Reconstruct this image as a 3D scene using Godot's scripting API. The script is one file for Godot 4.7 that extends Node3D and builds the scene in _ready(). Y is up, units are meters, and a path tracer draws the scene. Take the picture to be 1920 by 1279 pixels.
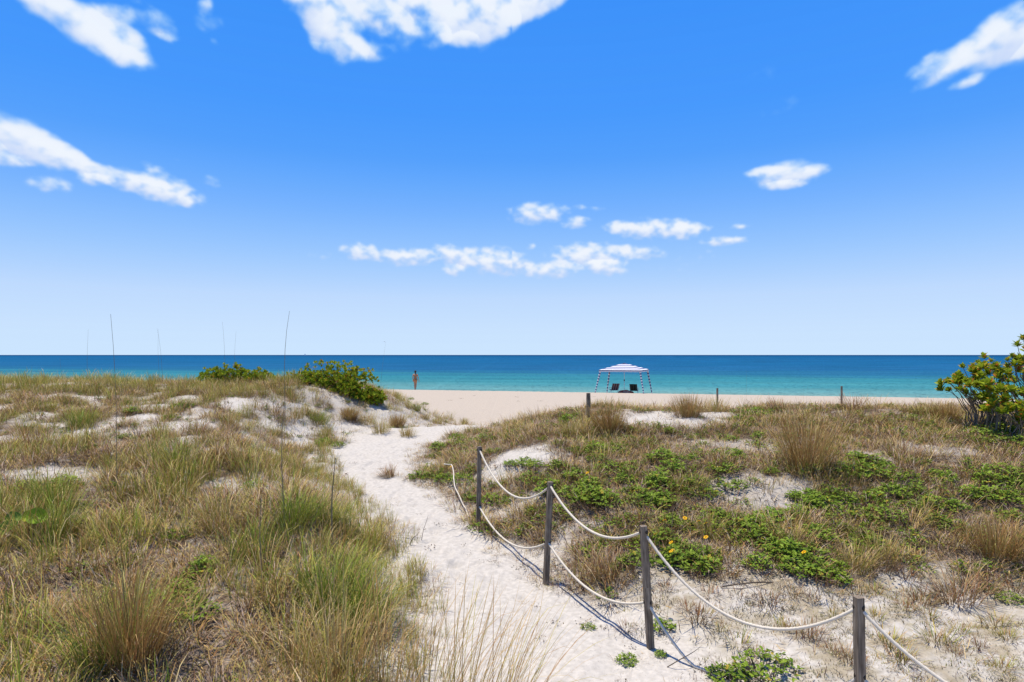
extends Node3D
# A sandy trail over grassy dunes to a quiet sea. x runs to the right, -z out to sea; the beach lies at y = 0.

# ---- tables: pairs of (metres out to sea from the viewing deck, value) -------------------------
const EXPOSURE := 1.35
const P_LEFT := [-40.0,0.3, 0,0.0, 3,0.0, 5.5,0.12, 8,0.45, 11,0.9, 14,1.3, 18,1.72, 21.5,1.98, 24,1.9, 28,1.0, 33,0.1, 36,0.0]
const P_RIGHT := [-40.0,0.2, 0,0.0, 5,-0.04, 6.3,0.08, 7.5,0.25, 9,0.55, 11,0.95, 14,1.3, 16.5,1.52, 18.5,1.42, 23,0.6, 28,0.05, 31,0.0]
const P_PATH := [-40.0,0.0, 6,0.02, 8,0.1, 10,0.28, 13,0.42, 15.5,0.55, 19,0.75, 22,0.5, 26,0.05, 30,0.0]
const P_EDGE_L := [-40.0,-1.0, 4,-1.0, 5.7,-1.12, 6.3,-1.18, 8,-1.45, 10,-2.3, 13,-3.9, 15.5,-5.0, 17,-4.9, 19,-4.1, 22,-2.2, 26,-1.2]
const P_EDGE_R := [-40.0,3.6, 4,3.2, 5.7,1.85, 6.3,1.4, 8,0.6, 10,-0.45, 11.5,-1.0, 13,-1.9, 15.5,-2.1, 17,-2.0, 19,-1.7, 22,0.2, 26,2.0]
const P_RUN_L := [-40.0,0.8, 4,0.8, 8,1.2, 12,2.0, 16,3.0, 22,4.8]
const P_RUN_R := [-40.0,0.8, 6,0.8, 8,1.2, 10,2.2, 14,3.0, 17,4.5, 20,5.0]
# bare sand in the grass: x, z, half length, half depth, how bare
const BARE := [
	[-7.83, -10.90, 1.0, 0.4, 0.85],
	[-4.42, -10.72, 0.7, 0.5, 0.85],
	[-8.75, -14.42, 1.6, 0.9, 0.6],
	[-7.46, -15.58, 1.4, 0.9, 0.55],
	[-6.69, -17.80, 1.3, 1.0, 0.65],
	[-4.85, -21.02, 1.6, 1.4, 0.6],
	[-5.10, -18.64, 0.8, 1.2, 0.7],
	[-15.34, -21.36, 3.2, 0.8, 0.9],
	[-4.03, -11.80, 0.5, 0.6, 0.7],
	[3.68, -15.10, 1.5, 0.8, 1.0],
	[0.21, -12.42, 0.8, 0.7, 1.0],
	[4.62, -12.88, 1.2, 0.7, 0.6],
	[4.14, -10.08, 1.0, 0.6, 0.7],
	[8.29, -12.36, 0.8, 0.5, 0.8],
	[0.00, -10.62, 0.6, 0.35, 0.8],
	[4.70, -16.16, 1.2, 0.7, 0.9],
	[3.13, -16.66, 0.6, 0.6, 0.8],
	[6.96, -11.80, 0.5, 0.4, 0.7],
	[3.29, -8.18, 0.3, 0.2, 0.5],
	[0.41, -12.06, 0.6, 0.5, 0.7],
	[0.94, -9.12, 0.4, 0.3, 0.5]]
# leafy ground plants: x, z, size
const PLANTS := [
	[1.35, -15.44, 0.8],
	[1.63, -15.74, 0.6],
	[2.09, -13.56, 0.8],
	[2.00, -12.56, 1.2],
	[1.65, -12.32, 1],
	[1.26, -12.48, 0.7],
	[1.61, -11.66, 0.9],
	[2.10, -12.24, 0.9],
	[2.47, -13.32, 0.7],
	[2.84, -12.96, 0.8],
	[3.48, -13.80, 0.7],
	[2.77, -11.58, 1],
	[2.80, -10.92, 1.2],
	[2.42, -10.34, 1.1],
	[3.05, -10.44, 0.9],
	[3.12, -10.00, 1.1],
	[3.66, -10.92, 1],
	[3.90, -11.82, 0.8],
	[4.17, -11.66, 0.8],
	[5.59, -15.22, 1],
	[14.38, -35.28, 1],
	[6.25, -16.00, 1.2],
	[5.30, -13.42, 0.7],
	[0.45, -11.76, 1],
	[0.85, -11.44, 0.9],
	[1.10, -10.90, 1],
	[1.76, -11.06, 1],
	[1.27, -10.28, 1.1],
	[1.25, -9.84, 1.1],
	[2.15, -9.66, 1],
	[2.35, -9.76, 1],
	[3.62, -10.28, 1],
	[4.45, -10.74, 0.7],
	[4.52, -9.98, 0.7],
	[-1.48, -16.76, 1.1],
	[-1.14, -15.90, 1.1],
	[-1.89, -15.82, 0.9],
	[-0.65, -15.44, 1],
	[-0.04, -12.30, 0.8],
	[0.25, -12.06, 0.9],
	[-1.32, -12.66, 0.9],
	[-1.91, -13.04, 0.8],
	[-1.01, -12.34, 0.9],
	[-0.28, -10.92, 0.9],
	[-4.98, -16.52, 0.9],
	[-4.52, -16.24, 0.7],
	[-6.79, -42.04, 0.7],
	[-5.23, -37.56, 0.8],
	[1.14, -10.08, 1],
	[1.42, -9.62, 1.1],
	[0.77, -9.72, 0.8],
	[1.25, -9.86, 1],
	[2.15, -9.72, 1],
	[2.49, -10.30, 1],
	[2.99, -10.42, 1],
	[2.28, -9.04, 0.9],
	[2.29, -8.24, 1.2],
	[2.34, -8.04, 1.2],
	[2.09, -7.98, 1.2],
	[2.41, -7.82, 1],
	[3.02, -9.28, 0.9],
	[3.27, -9.12, 1.1],
	[3.51, -8.92, 1.1],
	[3.35, -8.62, 1.1],
	[3.46, -8.34, 1],
	[3.45, -8.04, 1],
	[3.55, -7.98, 1],
	[3.05, -7.74, 0.8],
	[3.49, -7.68, 0.8],
	[1.59, -8.00, 0.8],
	[1.62, -6.70, 0.6],
	[2.09, -8.60, 0.8],
	[6.28, -11.38, 1],
	[6.45, -11.22, 1],
	[5.80, -10.72, 1],
	[6.02, -10.72, 1.1],
	[5.17, -10.78, 0.8],
	[4.69, -9.86, 1],
	[4.77, -9.70, 1],
	[5.29, -9.82, 0.9],
	[6.51, -10.90, 0.9],
	[7.35, -11.32, 0.8],
	[7.26, -10.72, 0.9],
	[7.37, -10.60, 0.9],
	[9.21, -13.60, 0.7],
	[24.39, -37.16, 0.8],
	[9.62, -14.96, 0.7],
	[9.65, -12.76, 0.8],
	[8.45, -10.72, 1.1],
	[8.55, -10.60, 1.2],
	[8.37, -10.32, 1.2],
	[7.73, -9.92, 1],
	[6.78, -9.62, 0.9],
	[6.45, -9.62, 0.9],
	[6.52, -10.14, 0.9],
	[6.12, -10.02, 0.9],
	[4.65, -9.60, 1],
	[5.09, -9.40, 1],
	[4.23, -9.34, 1],
	[3.56, -8.74, 1],
	[3.77, -9.10, 1],
	[5.52, -9.24, 0.9],
	[6.22, -9.20, 0.8],
	[6.77, -9.60, 0.8],
	[7.71, -9.92, 1],
	[7.44, -9.34, 1],
	[4.58, -8.54, 0.9],
	[4.85, -8.50, 0.9],
	[3.55, -8.04, 1],
	[3.85, -8.18, 1],
	[3.90, -7.82, 1],
	[3.60, -7.66, 0.9],
	[3.88, -7.56, 0.9],
	[6.46, -8.66, 0.6],
	[5.78, -7.22, 0.6],
	[-9.74, -15.98, 1],
	[-8.48, -15.50, 0.7],
	[-8.81, -16.70, 1],
	[-8.23, -13.24, 0.8],
	[-5.00, -16.72, 0.8],
	[-4.33, -10.48, 0.6],
	[-7.33, -10.24, 1],
	[-7.38, -10.10, 0.9],
	[-4.53, -8.46, 0.7],
	[-7.96, -10.24, 0.9],
	[-3.80, -7.28, 0.8],
	[-3.70, -7.50, 0.8],
	[-3.75, -7.04, 0.8],
	[-3.70, -6.80, 0.8],
	[-3.33, -6.50, 0.8],
	[-4.26, -6.02, 0.6],
	[10.76, -13.80, 1.3],
	[10.90, -13.60, 1.4],
	[10.00, -13.14, 1.1],
	[10.21, -12.64, 1.2],
	[10.04, -13.50, 0.9],
	[11.43, -14.46, 1.1],
	[0.39, -11.28, 1],
	[0.63, -10.54, 1],
	[1.91, -10.62, 1],
	[1.96, -9.98, 1],
	[3.23, -11.44, 0.9],
	[2.82, -8.92, 1],
	[3.22, -8.76, 1],
	[5.12, -9.98, 1],
	[5.68, -9.78, 1],
	[6.56, -10.52, 0.9],
	[6.07, -9.60, 0.9],
	[7.34, -9.98, 1],
	[8.00, -10.52, 1],
	[4.69, -9.00, 0.9],
	[4.19, -8.60, 0.9],
	[5.18, -8.92, 0.8]]
# yellow flowers: x, z
const FLOWERS := [
	[1.53, -11.00],
	[1.28, -10.60],
	[2.14, -8.76],
	[2.44, -8.80],
	[2.60, -8.70],
	[2.66, -8.58],
	[2.56, -8.24],
	[1.92, -8.34],
	[2.07, -8.12],
	[1.98, -7.76],
	[1.73, -6.88],
	[3.76, -8.44],
	[3.63, -7.76],
	[5.63, -9.54],
	[6.86, -9.12],
	[-1.25, -12.90],
	[6.75, -9.68]]
# small tussocks on the open sand: x, z, size, 1 when dried red-brown
const TUSSOCKS := [
	[2.01, -6.72, 1.2, 1],
	[2.26, -6.22, 1, 0],
	[2.86, -6.96, 1.1, 1],
	[2.94, -6.36, 1, 1],
	[3.08, -6.38, 1, 1],
	[3.92, -6.74, 0.8, 0],
	[3.77, -6.22, 1.1, 0],
	[3.68, -5.90, 1, 0],
	[3.69, -5.92, 0.8, 1],
	[4.32, -6.36, 1.3, 0],
	[5.26, -6.80, 1.1, 0],
	[5.13, -7.30, 1.2, 1],
	[4.79, -7.36, 1.2, 1],
	[4.75, -7.22, 1, 1],
	[3.09, -7.66, 1, 1],
	[2.59, -7.54, 0.9, 1],
	[1.96, -6.96, 0.7, 1],
	[2.59, -7.12, 0.7, 1],
	[5.64, -7.42, 1.1, 1],
	[6.09, -7.54, 1.2, 1],
	[3.19, -5.92, 0.9, 1],
	[3.09, -6.02, 0.7, 1],
	[3.17, -5.80, 0.8, 1],
	[4.25, -7.32, 0.9, 0],
	[4.06, -7.26, 0.8, 0],
	[5.56, -7.56, 1, 1],
	[4.41, -6.98, 0.8, 1],
	[4.60, -6.86, 0.7, 0],
	[3.20, -7.14, 0.9, 1],
	[3.39, -7.08, 0.7, 1],
	[3.66, -7.38, 0.8, 1],
	[2.82, -6.48, 0.7, 0],
	[3.47, -6.76, 0.7, 0],
	[4.71, -6.56, 0.8, 0],
	[4.67, -6.24, 0.7, 1],
	[5.07, -6.38, 0.8, 0],
	[2.23, -7.68, 0.8, 1],
	[1.83, -7.40, 0.7, 1],
	[1.24, -6.74, 0.7, 1],
	[1.31, -7.64, 0.9, 1],
	[0.80, -7.82, 0.8, 1],
	[2.16, -6.48, 0.6, 0],
	[2.36, -6.06, 0.6, 1],
	[4.62, -5.88, 0.8, 0],
	[4.30, -6.06, 0.6, 1],
	[4.74, -7.92, 1, 1],
	[4.90, -7.74, 1, 1],
	[2.28, -7.20, 0.8, 1],
	[1.63, -7.18, 0.6, 1]]
# large clumps: x, z, height, radius, kind (0 brown upright, 1 green, 2 straw, 3 russet), lean
const BUNCHES := [
	[5.21, -10.98, 1.15, 0.34, 0, 0.0],
	[2.17, -13.98, 0.72, 0.26, 0, 0.0],
	[4.35, -15.44, 0.62, 0.3, 0, 0.0],
	[1.36, -13.80, 0.5, 0.2, 2, 0.0],
	[-3.47, -5.68, 1.0, 0.22, 0, 0.06],
	[-3.71, -5.56, 0.8, 0.2, 1, -0.05],
	[-1.82, -6.64, 0.85, 0.3, 1, 0.25],
	[-2.15, -7.00, 0.7, 0.25, 1, 0.15],
	[-1.63, -6.68, 0.7, 0.2, 1, 0.38],
	[-1.94, -5.66, 0.8, 0.3, 2, 0.15],
	[-1.52, -5.56, 0.85, 0.3, 2, 0.1],
	[-2.62, -13.22, 0.34, 0.12, 3, -0.5],
	[-3.83, -18.30, 0.6, 0.26, 2, 0.05],
	[-3.72, -20.22, 0.5, 0.2, 0, 0.1],
	[7.31, -11.72, 0.5, 0.25, 3, 0.0],
	[5.24, -7.34, 0.45, 0.2, 3, 0.0],
	[6.41, -8.24, 0.55, 0.28, 0, 0.0],
	[4.34, -7.94, 0.45, 0.18, 2, 0.0],
	[1.03, -8.06, 0.45, 0.28, 3, 0.0],
	[1.28, -7.88, 0.4, 0.25, 3, 0.1],
	[2.77, -8.76, 0.4, 0.2, 2, 0.0],
	[3.69, -8.30, 0.4, 0.2, 2, 0.0],
	[4.82, -8.18, 0.42, 0.2, 2, 0.0],
	[10.45, -15.10, 0.5, 0.25, 0, 0.0],
	[5.48, -16.66, 0.5, 0.22, 2, 0.0],
	[8.84, -16.16, 0.55, 0.25, 3, 0.0],
	[7.12, -16.66, 0.45, 0.2, 3, 0.0],
	[-3.98, -8.62, 0.6, 0.3, 2, 0.0],
	[-6.07, -11.28, 0.7, 0.3, 1, 0.0],
	[-6.91, -9.34, 0.7, 0.25, 1, 0.0],
	[-6.13, -8.44, 0.75, 0.2, 1, 0.05],
	[-3.27, -7.98, 0.6, 0.28, 1, 0.1],
	[-3.06, -8.62, 0.6, 0.25, 1, 0.1],
	[-2.99, -8.96, 0.55, 0.24, 1, 0.2],
	[-4.54, -19.66, 0.55, 0.24, 2, 0.0],
	[-2.97, -17.80, 0.4, 0.18, 2, 0.1],
	[-5.10, -19.58, 0.45, 0.2, 0, 0.0],
	[-5.62, -18.28, 0.5, 0.22, 1, 0.0],
	[-6.22, -17.98, 0.45, 0.2, 2, 0.0],
	[-2.69, -22.48, 0.35, 0.15, 2, 0.0],
	[-1.96, -25.54, 0.35, 0.15, 2, 0.1],
	[-3.67, -23.88, 0.4, 0.15, 1, 0.0],
	[-1.92, -7.50, 0.65, 0.16, 1, 0.45],
	[-2.63, -9.06, 0.55, 0.14, 1, 0.5],
	[-6.88, -15.18, 0.5, 0.22, 2, 0.0],
	[-7.01, -13.90, 0.45, 0.2, 3, 0.0],
	[-9.98, -14.42, 0.6, 0.25, 1, 0.0],
	[-10.03, -13.04, 0.6, 0.25, 3, 0.0]]
# flower stalks: x, z, height, lean, thickness, kind
const STALKS := [
	[-6.32, -9.98, 2.9, -0.06, 0.01, 0],
	[-15.48, -22.78, 2.0, -0.05, 0.008, 0],
	[-36.31, -60.00, 1.6, 0.0, 0.006, 0],
	[-11.31, -20.24, 2.05, -0.25, 0.007, 0],
	[-12.05, -21.36, 1.9, -0.1, 0.006, 0],
	[-32.92, -60.00, 1.4, 0.0, 0.006, 0],
	[-8.73, -18.98, 2.2, -0.05, 0.007, 0],
	[-8.51, -19.22, 1.9, -0.03, 0.006, 0],
	[-6.25, -17.20, 3.15, 0.16, 0.018, 0],
	[-4.83, -22.96, 2.05, 0.13, 0.006, 0],
	[13.21, -35.28, 2.15, 0.02, 0.007, 0],
	[17.34, -37.16, 1.3, 0.0, 0.005, 0],
	[17.16, -36.38, 1.2, 0.06, 0.005, 0],
	[-2.41, -8.40, 1.22, 0.005, 0.024, 0],
	[-3.07, -8.44, 1.75, 0.01, 0.016, 0],
	[-2.97, -7.42, 1.1, 0.02, 0.013, 0],
	[9.85, -37.16, 1.1, 0.0, 0.004, 0],
	[12.44, -38.80, 1.3, 0.03, 0.004, 0],
	[0.30, -13.88, 0.7, -0.05, 0.005, 0],
	[23.98, -37.16, 0.75, 0.02, 0.006, 0],
	[-14.06, -19.58, 1.0, -0.1, 0.006, 0]]
# clouds: bearing, elevation, half width, half height (degrees), turn, strength
const CLOUDS := [
	[-36.63, 24.14, 2.05, 0.79, -15, 1.0],
	[-35.02, 23.58, 1.97, 0.88, -30, 1.0],
	[-33.35, 22.96, 2.12, 0.90, -30, 1.0],
	[-31.75, 22.77, 1.63, 0.96, -20, 1.0],
	[-33.69, 24.72, 1.53, 0.61, 0, 0.9],
	[-32.49, 24.00, 1.57, 0.69, -15, 0.6],
	[-29.80, 24.89, 1.55, 0.70, -10, 0.75],
	[-28.87, 24.02, 0.98, 0.32, -10, 0.5],
	[-31.25, 24.98, 1.22, 0.41, 0, 0.5],
	[-30.71, 25.96, 0.58, 0.27, 0, 0.4],
	[-26.25, 26.75, 0.55, 0.56, 0, 0.7],
	[-25.74, 25.46, 0.95, 0.72, 0, 0.6],
	[-25.50, 24.34, 0.36, 0.26, 0, 0.6],
	[-17.64, 28.03, 2.13, 1.24, -25, 1.0],
	[-15.98, 26.64, 2.17, 1.50, -40, 1.0],
	[-14.20, 25.49, 2.58, 0.77, 0, 1.0],
	[-12.53, 27.93, 2.43, 0.97, -10, 0.75],
	[-9.61, 28.92, 3.05, 0.89, 0, 0.85],
	[-9.46, 26.97, 2.48, 1.07, 0, 0.5],
	[-4.89, 28.19, 3.60, 1.74, 0, 1.0],
	[-1.71, 28.72, 4.11, 1.28, 10, 1.0],
	[1.57, 29.29, 3.13, 0.82, 12, 1.0],
	[-4.30, 27.06, 1.56, 0.70, 0, 1.0],
	[3.42, 29.51, 1.46, 0.44, 15, 1.0],
	[-4.89, 31.35, 8.26, 2.13, 0, 1.0],
	[-15.30, 30.18, 5.01, 1.76, 0, 1.0],
	[37.72, 21.66, 2.33, 1.20, 25, 1.0],
	[35.19, 21.00, 2.09, 0.70, 25, 1.0],
	[38.93, 22.00, 1.90, 1.31, 15, 1.0],
	[36.16, 19.44, 1.02, 0.32, 8, 0.75],
	[33.62, 21.15, 1.22, 0.53, 20, 0.8],
	[41.36, 21.55, 3.03, 1.46, 12, 1.0],
	[-38.54, 15.31, 2.22, 1.14, -12, 1.0],
	[-36.57, 14.56, 1.96, 0.96, -18, 1.0],
	[-34.83, 14.31, 1.65, 0.57, -25, 1.0],
	[-38.84, 13.68, 0.95, 0.43, 0, 0.75],
	[-36.48, 12.38, 1.20, 0.49, 0, 0.75],
	[-33.96, 13.22, 0.81, 0.50, 0, 0.85],
	[-31.25, 13.30, 2.22, 0.67, -12, 1.0],
	[-28.98, 13.03, 2.10, 0.89, -8, 1.0],
	[-27.84, 12.42, 0.69, 0.37, -20, 1.0],
	[-29.80, 14.57, 0.81, 0.32, -10, 0.55],
	[-25.78, 14.11, 0.68, 0.37, -15, 0.6],
	[-28.30, 15.38, 0.76, 0.16, -10, 0.35],
	[-41.36, 14.51, 2.48, 1.17, 0, 1.0],
	[23.35, 20.23, 1.32, 0.55, 15, 0.35],
	[21.46, 21.90, 1.44, 0.86, 35, 0.25],
	[23.76, 14.87, 2.22, 0.84, 0, 1.0],
	[21.89, 15.24, 1.26, 0.30, 0, 0.9],
	[25.66, 14.82, 1.11, 0.37, 5, 0.9],
	[23.55, 14.10, 1.40, 0.38, 0, 1.0],
	[2.35, 12.77, 2.25, 0.79, 0, 1.0],
	[5.86, 11.93, 1.07, 0.47, 8, 0.8],
	[6.10, 13.27, 0.97, 0.23, -5, 0.55],
	[7.88, 13.04, 0.62, 0.23, 0, 0.45],
	[12.76, 11.11, 3.07, 0.78, -4, 1.0],
	[9.70, 11.41, 1.14, 0.42, 0, 0.7],
	[15.52, 11.07, 1.00, 0.68, -10, 0.9],
	[17.10, 10.98, 0.76, 0.36, -15, 0.6],
	[20.01, 10.93, 0.74, 0.22, 0, 0.75],
	[18.87, 9.80, 1.62, 0.36, 0, 0.85],
	[17.33, 8.79, 0.76, 0.37, 0, 0.4],
	[-13.46, 9.09, 1.57, 0.65, -5, 1.0],
	[-9.46, 8.79, 1.91, 0.71, 0, 1.0],
	[-5.37, 9.07, 1.75, 0.71, -10, 1.0],
	[-5.37, 7.73, 0.83, 0.53, 0, 0.8],
	[-1.47, 8.53, 2.79, 1.01, -4, 1.0],
	[3.42, 7.70, 2.05, 0.62, 0, 1.0],
	[7.06, 9.04, 2.99, 0.90, 0, 1.0],
	[8.27, 8.06, 1.77, 0.71, -8, 1.0],
	[11.50, 9.21, 1.74, 0.51, -6, 0.85],
	[1.71, 9.86, 0.44, 0.29, 0, 0.6],
	[-17.10, 8.62, 1.16, 0.41, 0, 0.35],
	[14.38, 7.80, 2.02, 0.93, 0, 0.25],
	[10.65, 2.43, 2.55, 0.38, 0, 0.2],
	[6.34, 2.60, 1.45, 0.29, 0, 0.12]]

var rng := RandomNumberGenerator.new()
var taken := {}
var hum := FastNoiseLite.new()
var fine := FastNoiseLite.new()
var patch := FastNoiseLite.new()
var M := {}

# ---- mesh building ------------------------------------------------------------------------------
class Mb:
	var v := PackedVector3Array()
	var n := PackedVector3Array()
	var c := PackedColorArray()
	var u := PackedVector2Array()
	var idx := PackedInt32Array()
	func vert(p: Vector3, nn: Vector3, col: Color, uv := Vector2.ZERO) -> int:
		v.append(p); n.append(nn); c.append(col); u.append(uv)
		return v.size() - 1
	func face(a: int, b: int, d: int) -> void:
		if (v[d] - v[a]).cross(v[b] - v[a]).dot(n[a] + n[b] + n[d]) < 0.0:
			idx.append(a); idx.append(d); idx.append(b)
		else:
			idx.append(a); idx.append(b); idx.append(d)
	func tri(a: Vector3, b: Vector3, d: Vector3, col: Color) -> void:
		var nn := (d - a).cross(b - a).normalized()
		var i := vert(a, nn, col); vert(b, nn, col); vert(d, nn, col)
		idx.append(i); idx.append(i + 1); idx.append(i + 2)
	func quad(a: Vector3, b: Vector3, d: Vector3, e: Vector3, col: Color) -> void:
		var nn := (d - a).cross(b - a).normalized()
		var i := vert(a, nn, col); vert(b, nn, col); vert(d, nn, col); vert(e, nn, col)
		idx.append(i); idx.append(i + 1); idx.append(i + 2); idx.append(i); idx.append(i + 2); idx.append(i + 3)
	func box(at: Vector3, size: Vector3, col: Color, b := Basis.IDENTITY) -> void:
		var h := size / 2.0
		for ax in 3:
			for s in [-1.0, 1.0]:
				var o := Vector3.ZERO; o[ax] = h[ax] * s
				var e1 := Vector3.ZERO; e1[(ax + 1) % 3] = h[(ax + 1) % 3]
				var e2 := Vector3.ZERO; e2[(ax + 2) % 3] = h[(ax + 2) % 3]
				var nn: Vector3 = (b * o).normalized()
				var i := vert(at + b * (o - e1 - e2), nn, col); vert(at + b * (o + e1 - e2), nn, col); vert(at + b * (o + e1 + e2), nn, col); vert(at + b * (o - e1 + e2), nn, col)
				face(i, i + 1, i + 2); face(i, i + 2, i + 3)
	func tube(pts: Array, rad: Array, col, sides := 6, capped := true) -> void:
		var rings := []
		var side := Vector3.ZERO
		for k in pts.size():
			var t: Vector3 = (pts[mini(k + 1, pts.size() - 1)] - pts[maxi(k - 1, 0)]).normalized()
			if k == 0:
				side = t.cross(Vector3.UP if absf(t.y) < 0.9 else Vector3.RIGHT).normalized()
			side = (side - t * side.dot(t)).normalized()
			var up := t.cross(side)
			var ring := []
			for j in sides:
				var a := TAU * j / sides
				var nn := side * cos(a) + up * sin(a)
				ring.append(vert(pts[k] + nn * rad[k], nn, col[k] if col is Array else col, Vector2(float(j) / sides, k)))
			rings.append(ring)
		for k in pts.size() - 1:
			for j in sides:
				var j2 := (j + 1) % sides
				face(rings[k][j], rings[k + 1][j], rings[k + 1][j2]); face(rings[k][j], rings[k + 1][j2], rings[k][j2])
		if capped:
			for k in [0, pts.size() - 1]:
				var t2: Vector3 = (pts[1] - pts[0] if k else pts[0] - pts[1]) if k == 0 else pts[k] - pts[k - 1]
				if k == 0: t2 = pts[0] - pts[1]
				t2 = t2.normalized()
				var ctr := vert(pts[k], t2, col[k] if col is Array else col)
				var first := v.size()
				for j in sides:
					vert(v[rings[k][j]], t2, col[k] if col is Array else col)
				for j in sides:
					face(ctr, first + j, first + (j + 1) % sides)
	# a grass blade: strip that starts at LEAN from the vertical and bends by DROOP more
	func blade(p: Vector3, az: float, lean: float, droop: float, length: float, w: float, col: Color, segs := 3) -> void:
		var out := Vector3(sin(az), 0, cos(az))
		var side := Vector3(cos(az), 0, -sin(az)) * w * 0.5
		var at := p
		var prev := -1
		for k in segs + 1:
			var t := float(k) / segs
			var th := lean + droop * t * t
			var dir := out * sin(th) + Vector3.UP * cos(th)
			var nn := (out * cos(th) - Vector3.UP * sin(th)).normalized()
			var ww := 1.0 - 0.25 * t
			if k == segs:
				var i := vert(at, nn, col)
				face(prev, prev + 1, i)
			else:
				var i := vert(at - side * ww, nn, col); vert(at + side * ww, nn, col)
				if prev >= 0:
					face(prev, prev + 1, i + 1); face(prev, i + 1, i)
				prev = i
			at += dir * length / segs
	# a leaf: folded along its midrib
	func leaf(p: Vector3, dir: Vector3, up: Vector3, length: float, w: float, col: Color, fold := 0.25, curl := 0.2) -> void:
		var side := dir.cross(up).normalized()
		var nn := side.cross(dir).normalized()
		var m := p + dir * length * 0.55 - nn * fold * w * 0.3
		var tip := p + dir * length - nn * curl * length * 0.5
		var l := p + dir * length * 0.66 + side * w * 0.5 + nn * fold * w * 0.3
		var r := p + dir * length * 0.66 - side * w * 0.5 + nn * fold * w * 0.3
		tri(p, l, m, col); tri(l, tip, m, col); tri(p, m, r, col); tri(m, tip, r, col)
	func build(uvs := false) -> ArrayMesh:
		var a := []; a.resize(Mesh.ARRAY_MAX)
		a[Mesh.ARRAY_VERTEX] = v; a[Mesh.ARRAY_NORMAL] = n; a[Mesh.ARRAY_COLOR] = c; a[Mesh.ARRAY_INDEX] = idx
		if uvs: a[Mesh.ARRAY_TEX_UV] = u
		var m := ArrayMesh.new()
		m.add_surface_from_arrays(Mesh.PRIMITIVE_TRIANGLES, a)
		return m

# ---- scene tree helpers ---------------------------------------------------------------------------
func numbered(called: String) -> String:
	var k: int = taken.get(called, 0)
	taken[called] = k + 1
	return called if k == 0 else "%s_%03d" % [called, k]
func tag(o: Node, label: String, category: String, group := "", kind := "") -> void:
	o.set_meta("label", label)
	if category: o.set_meta("category", category)
	if group: o.set_meta("group", group)
	if kind: o.set_meta("kind", kind)
func thing(called: String, label: String, category: String, at: Vector3, turn := 0.0, group := "") -> Node3D:
	var o := Node3D.new()
	o.name = numbered(called)
	add_child(o)
	o.position = at; o.rotation.y = turn
	tag(o, label, category, group)
	return o
func part(called: String, mesh: Mesh, mat: Material, parent: Node) -> MeshInstance3D:
	var o := MeshInstance3D.new()
	o.name = called if parent != self else numbered(called)
	o.mesh = mesh
	o.material_override = mat
	parent.add_child(o, true)
	return o
func scatter(called: String, label: String, meshes: Array, mat: Material, spots: Array) -> void:
	# SPOTS: [variant, Transform3D, Color]
	var root := Node3D.new()
	root.name = numbered(called)
	add_child(root)
	tag(root, label, "", "", "stuff")
	for k in meshes.size():
		var mine := spots.filter(func(s): return s[0] == k)
		if mine.is_empty(): continue
		var mm := MultiMesh.new()
		mm.transform_format = MultiMesh.TRANSFORM_3D
		mm.use_colors = true
		mm.mesh = meshes[k]
		mm.instance_count = mine.size()
		for i in mine.size():
			mm.set_instance_transform(i, mine[i][1])
			mm.set_instance_color(i, mine[i][2])
		var o := MultiMeshInstance3D.new()
		o.name = "clumps"
		o.multimesh = mm
		o.material_override = mat
		o.set_meta("kind", "stuff")
		root.add_child(o, true)
func veg(name_: String, rough := 0.65, back := 0.3) -> StandardMaterial3D:
	var m := StandardMaterial3D.new()
	m.resource_name = name_
	m.vertex_color_use_as_albedo = true
	m.roughness = rough
	m.metallic_specular = 0.16
	m.cull_mode = BaseMaterial3D.CULL_DISABLED
	if back > 0.0:
		m.backlight_enabled = true
		m.backlight = Color(back, back, back).linear_to_srgb()
	return m
func plain(name_: String, lin: Color, rough := 0.7) -> StandardMaterial3D:
	var m := StandardMaterial3D.new()
	m.resource_name = name_
	m.albedo_color = lin.linear_to_srgb()
	m.roughness = rough
	return m
func painted(name_: String, rough := 0.7) -> StandardMaterial3D:
	var m := plain(name_, Color.WHITE, rough)
	m.vertex_color_use_as_albedo = true
	m.cull_mode = BaseMaterial3D.CULL_DISABLED
	return m
func noise_image(size: int, freq: float, lo: float, hi: float, seed_: int, octaves := 4) -> Image:
	var f := FastNoiseLite.new()
	f.seed = seed_
	f.frequency = freq
	f.fractal_octaves = octaves
	var im := f.get_seamless_image(size, size)
	im.convert(Image.FORMAT_RGB8)
	var d := im.get_data()
	for i in d.size():
		d[i] = int(255.0 * lerpf(lo, hi, d[i] / 255.0))
	return Image.create_from_data(size, size, false, Image.FORMAT_RGB8, d)

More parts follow.
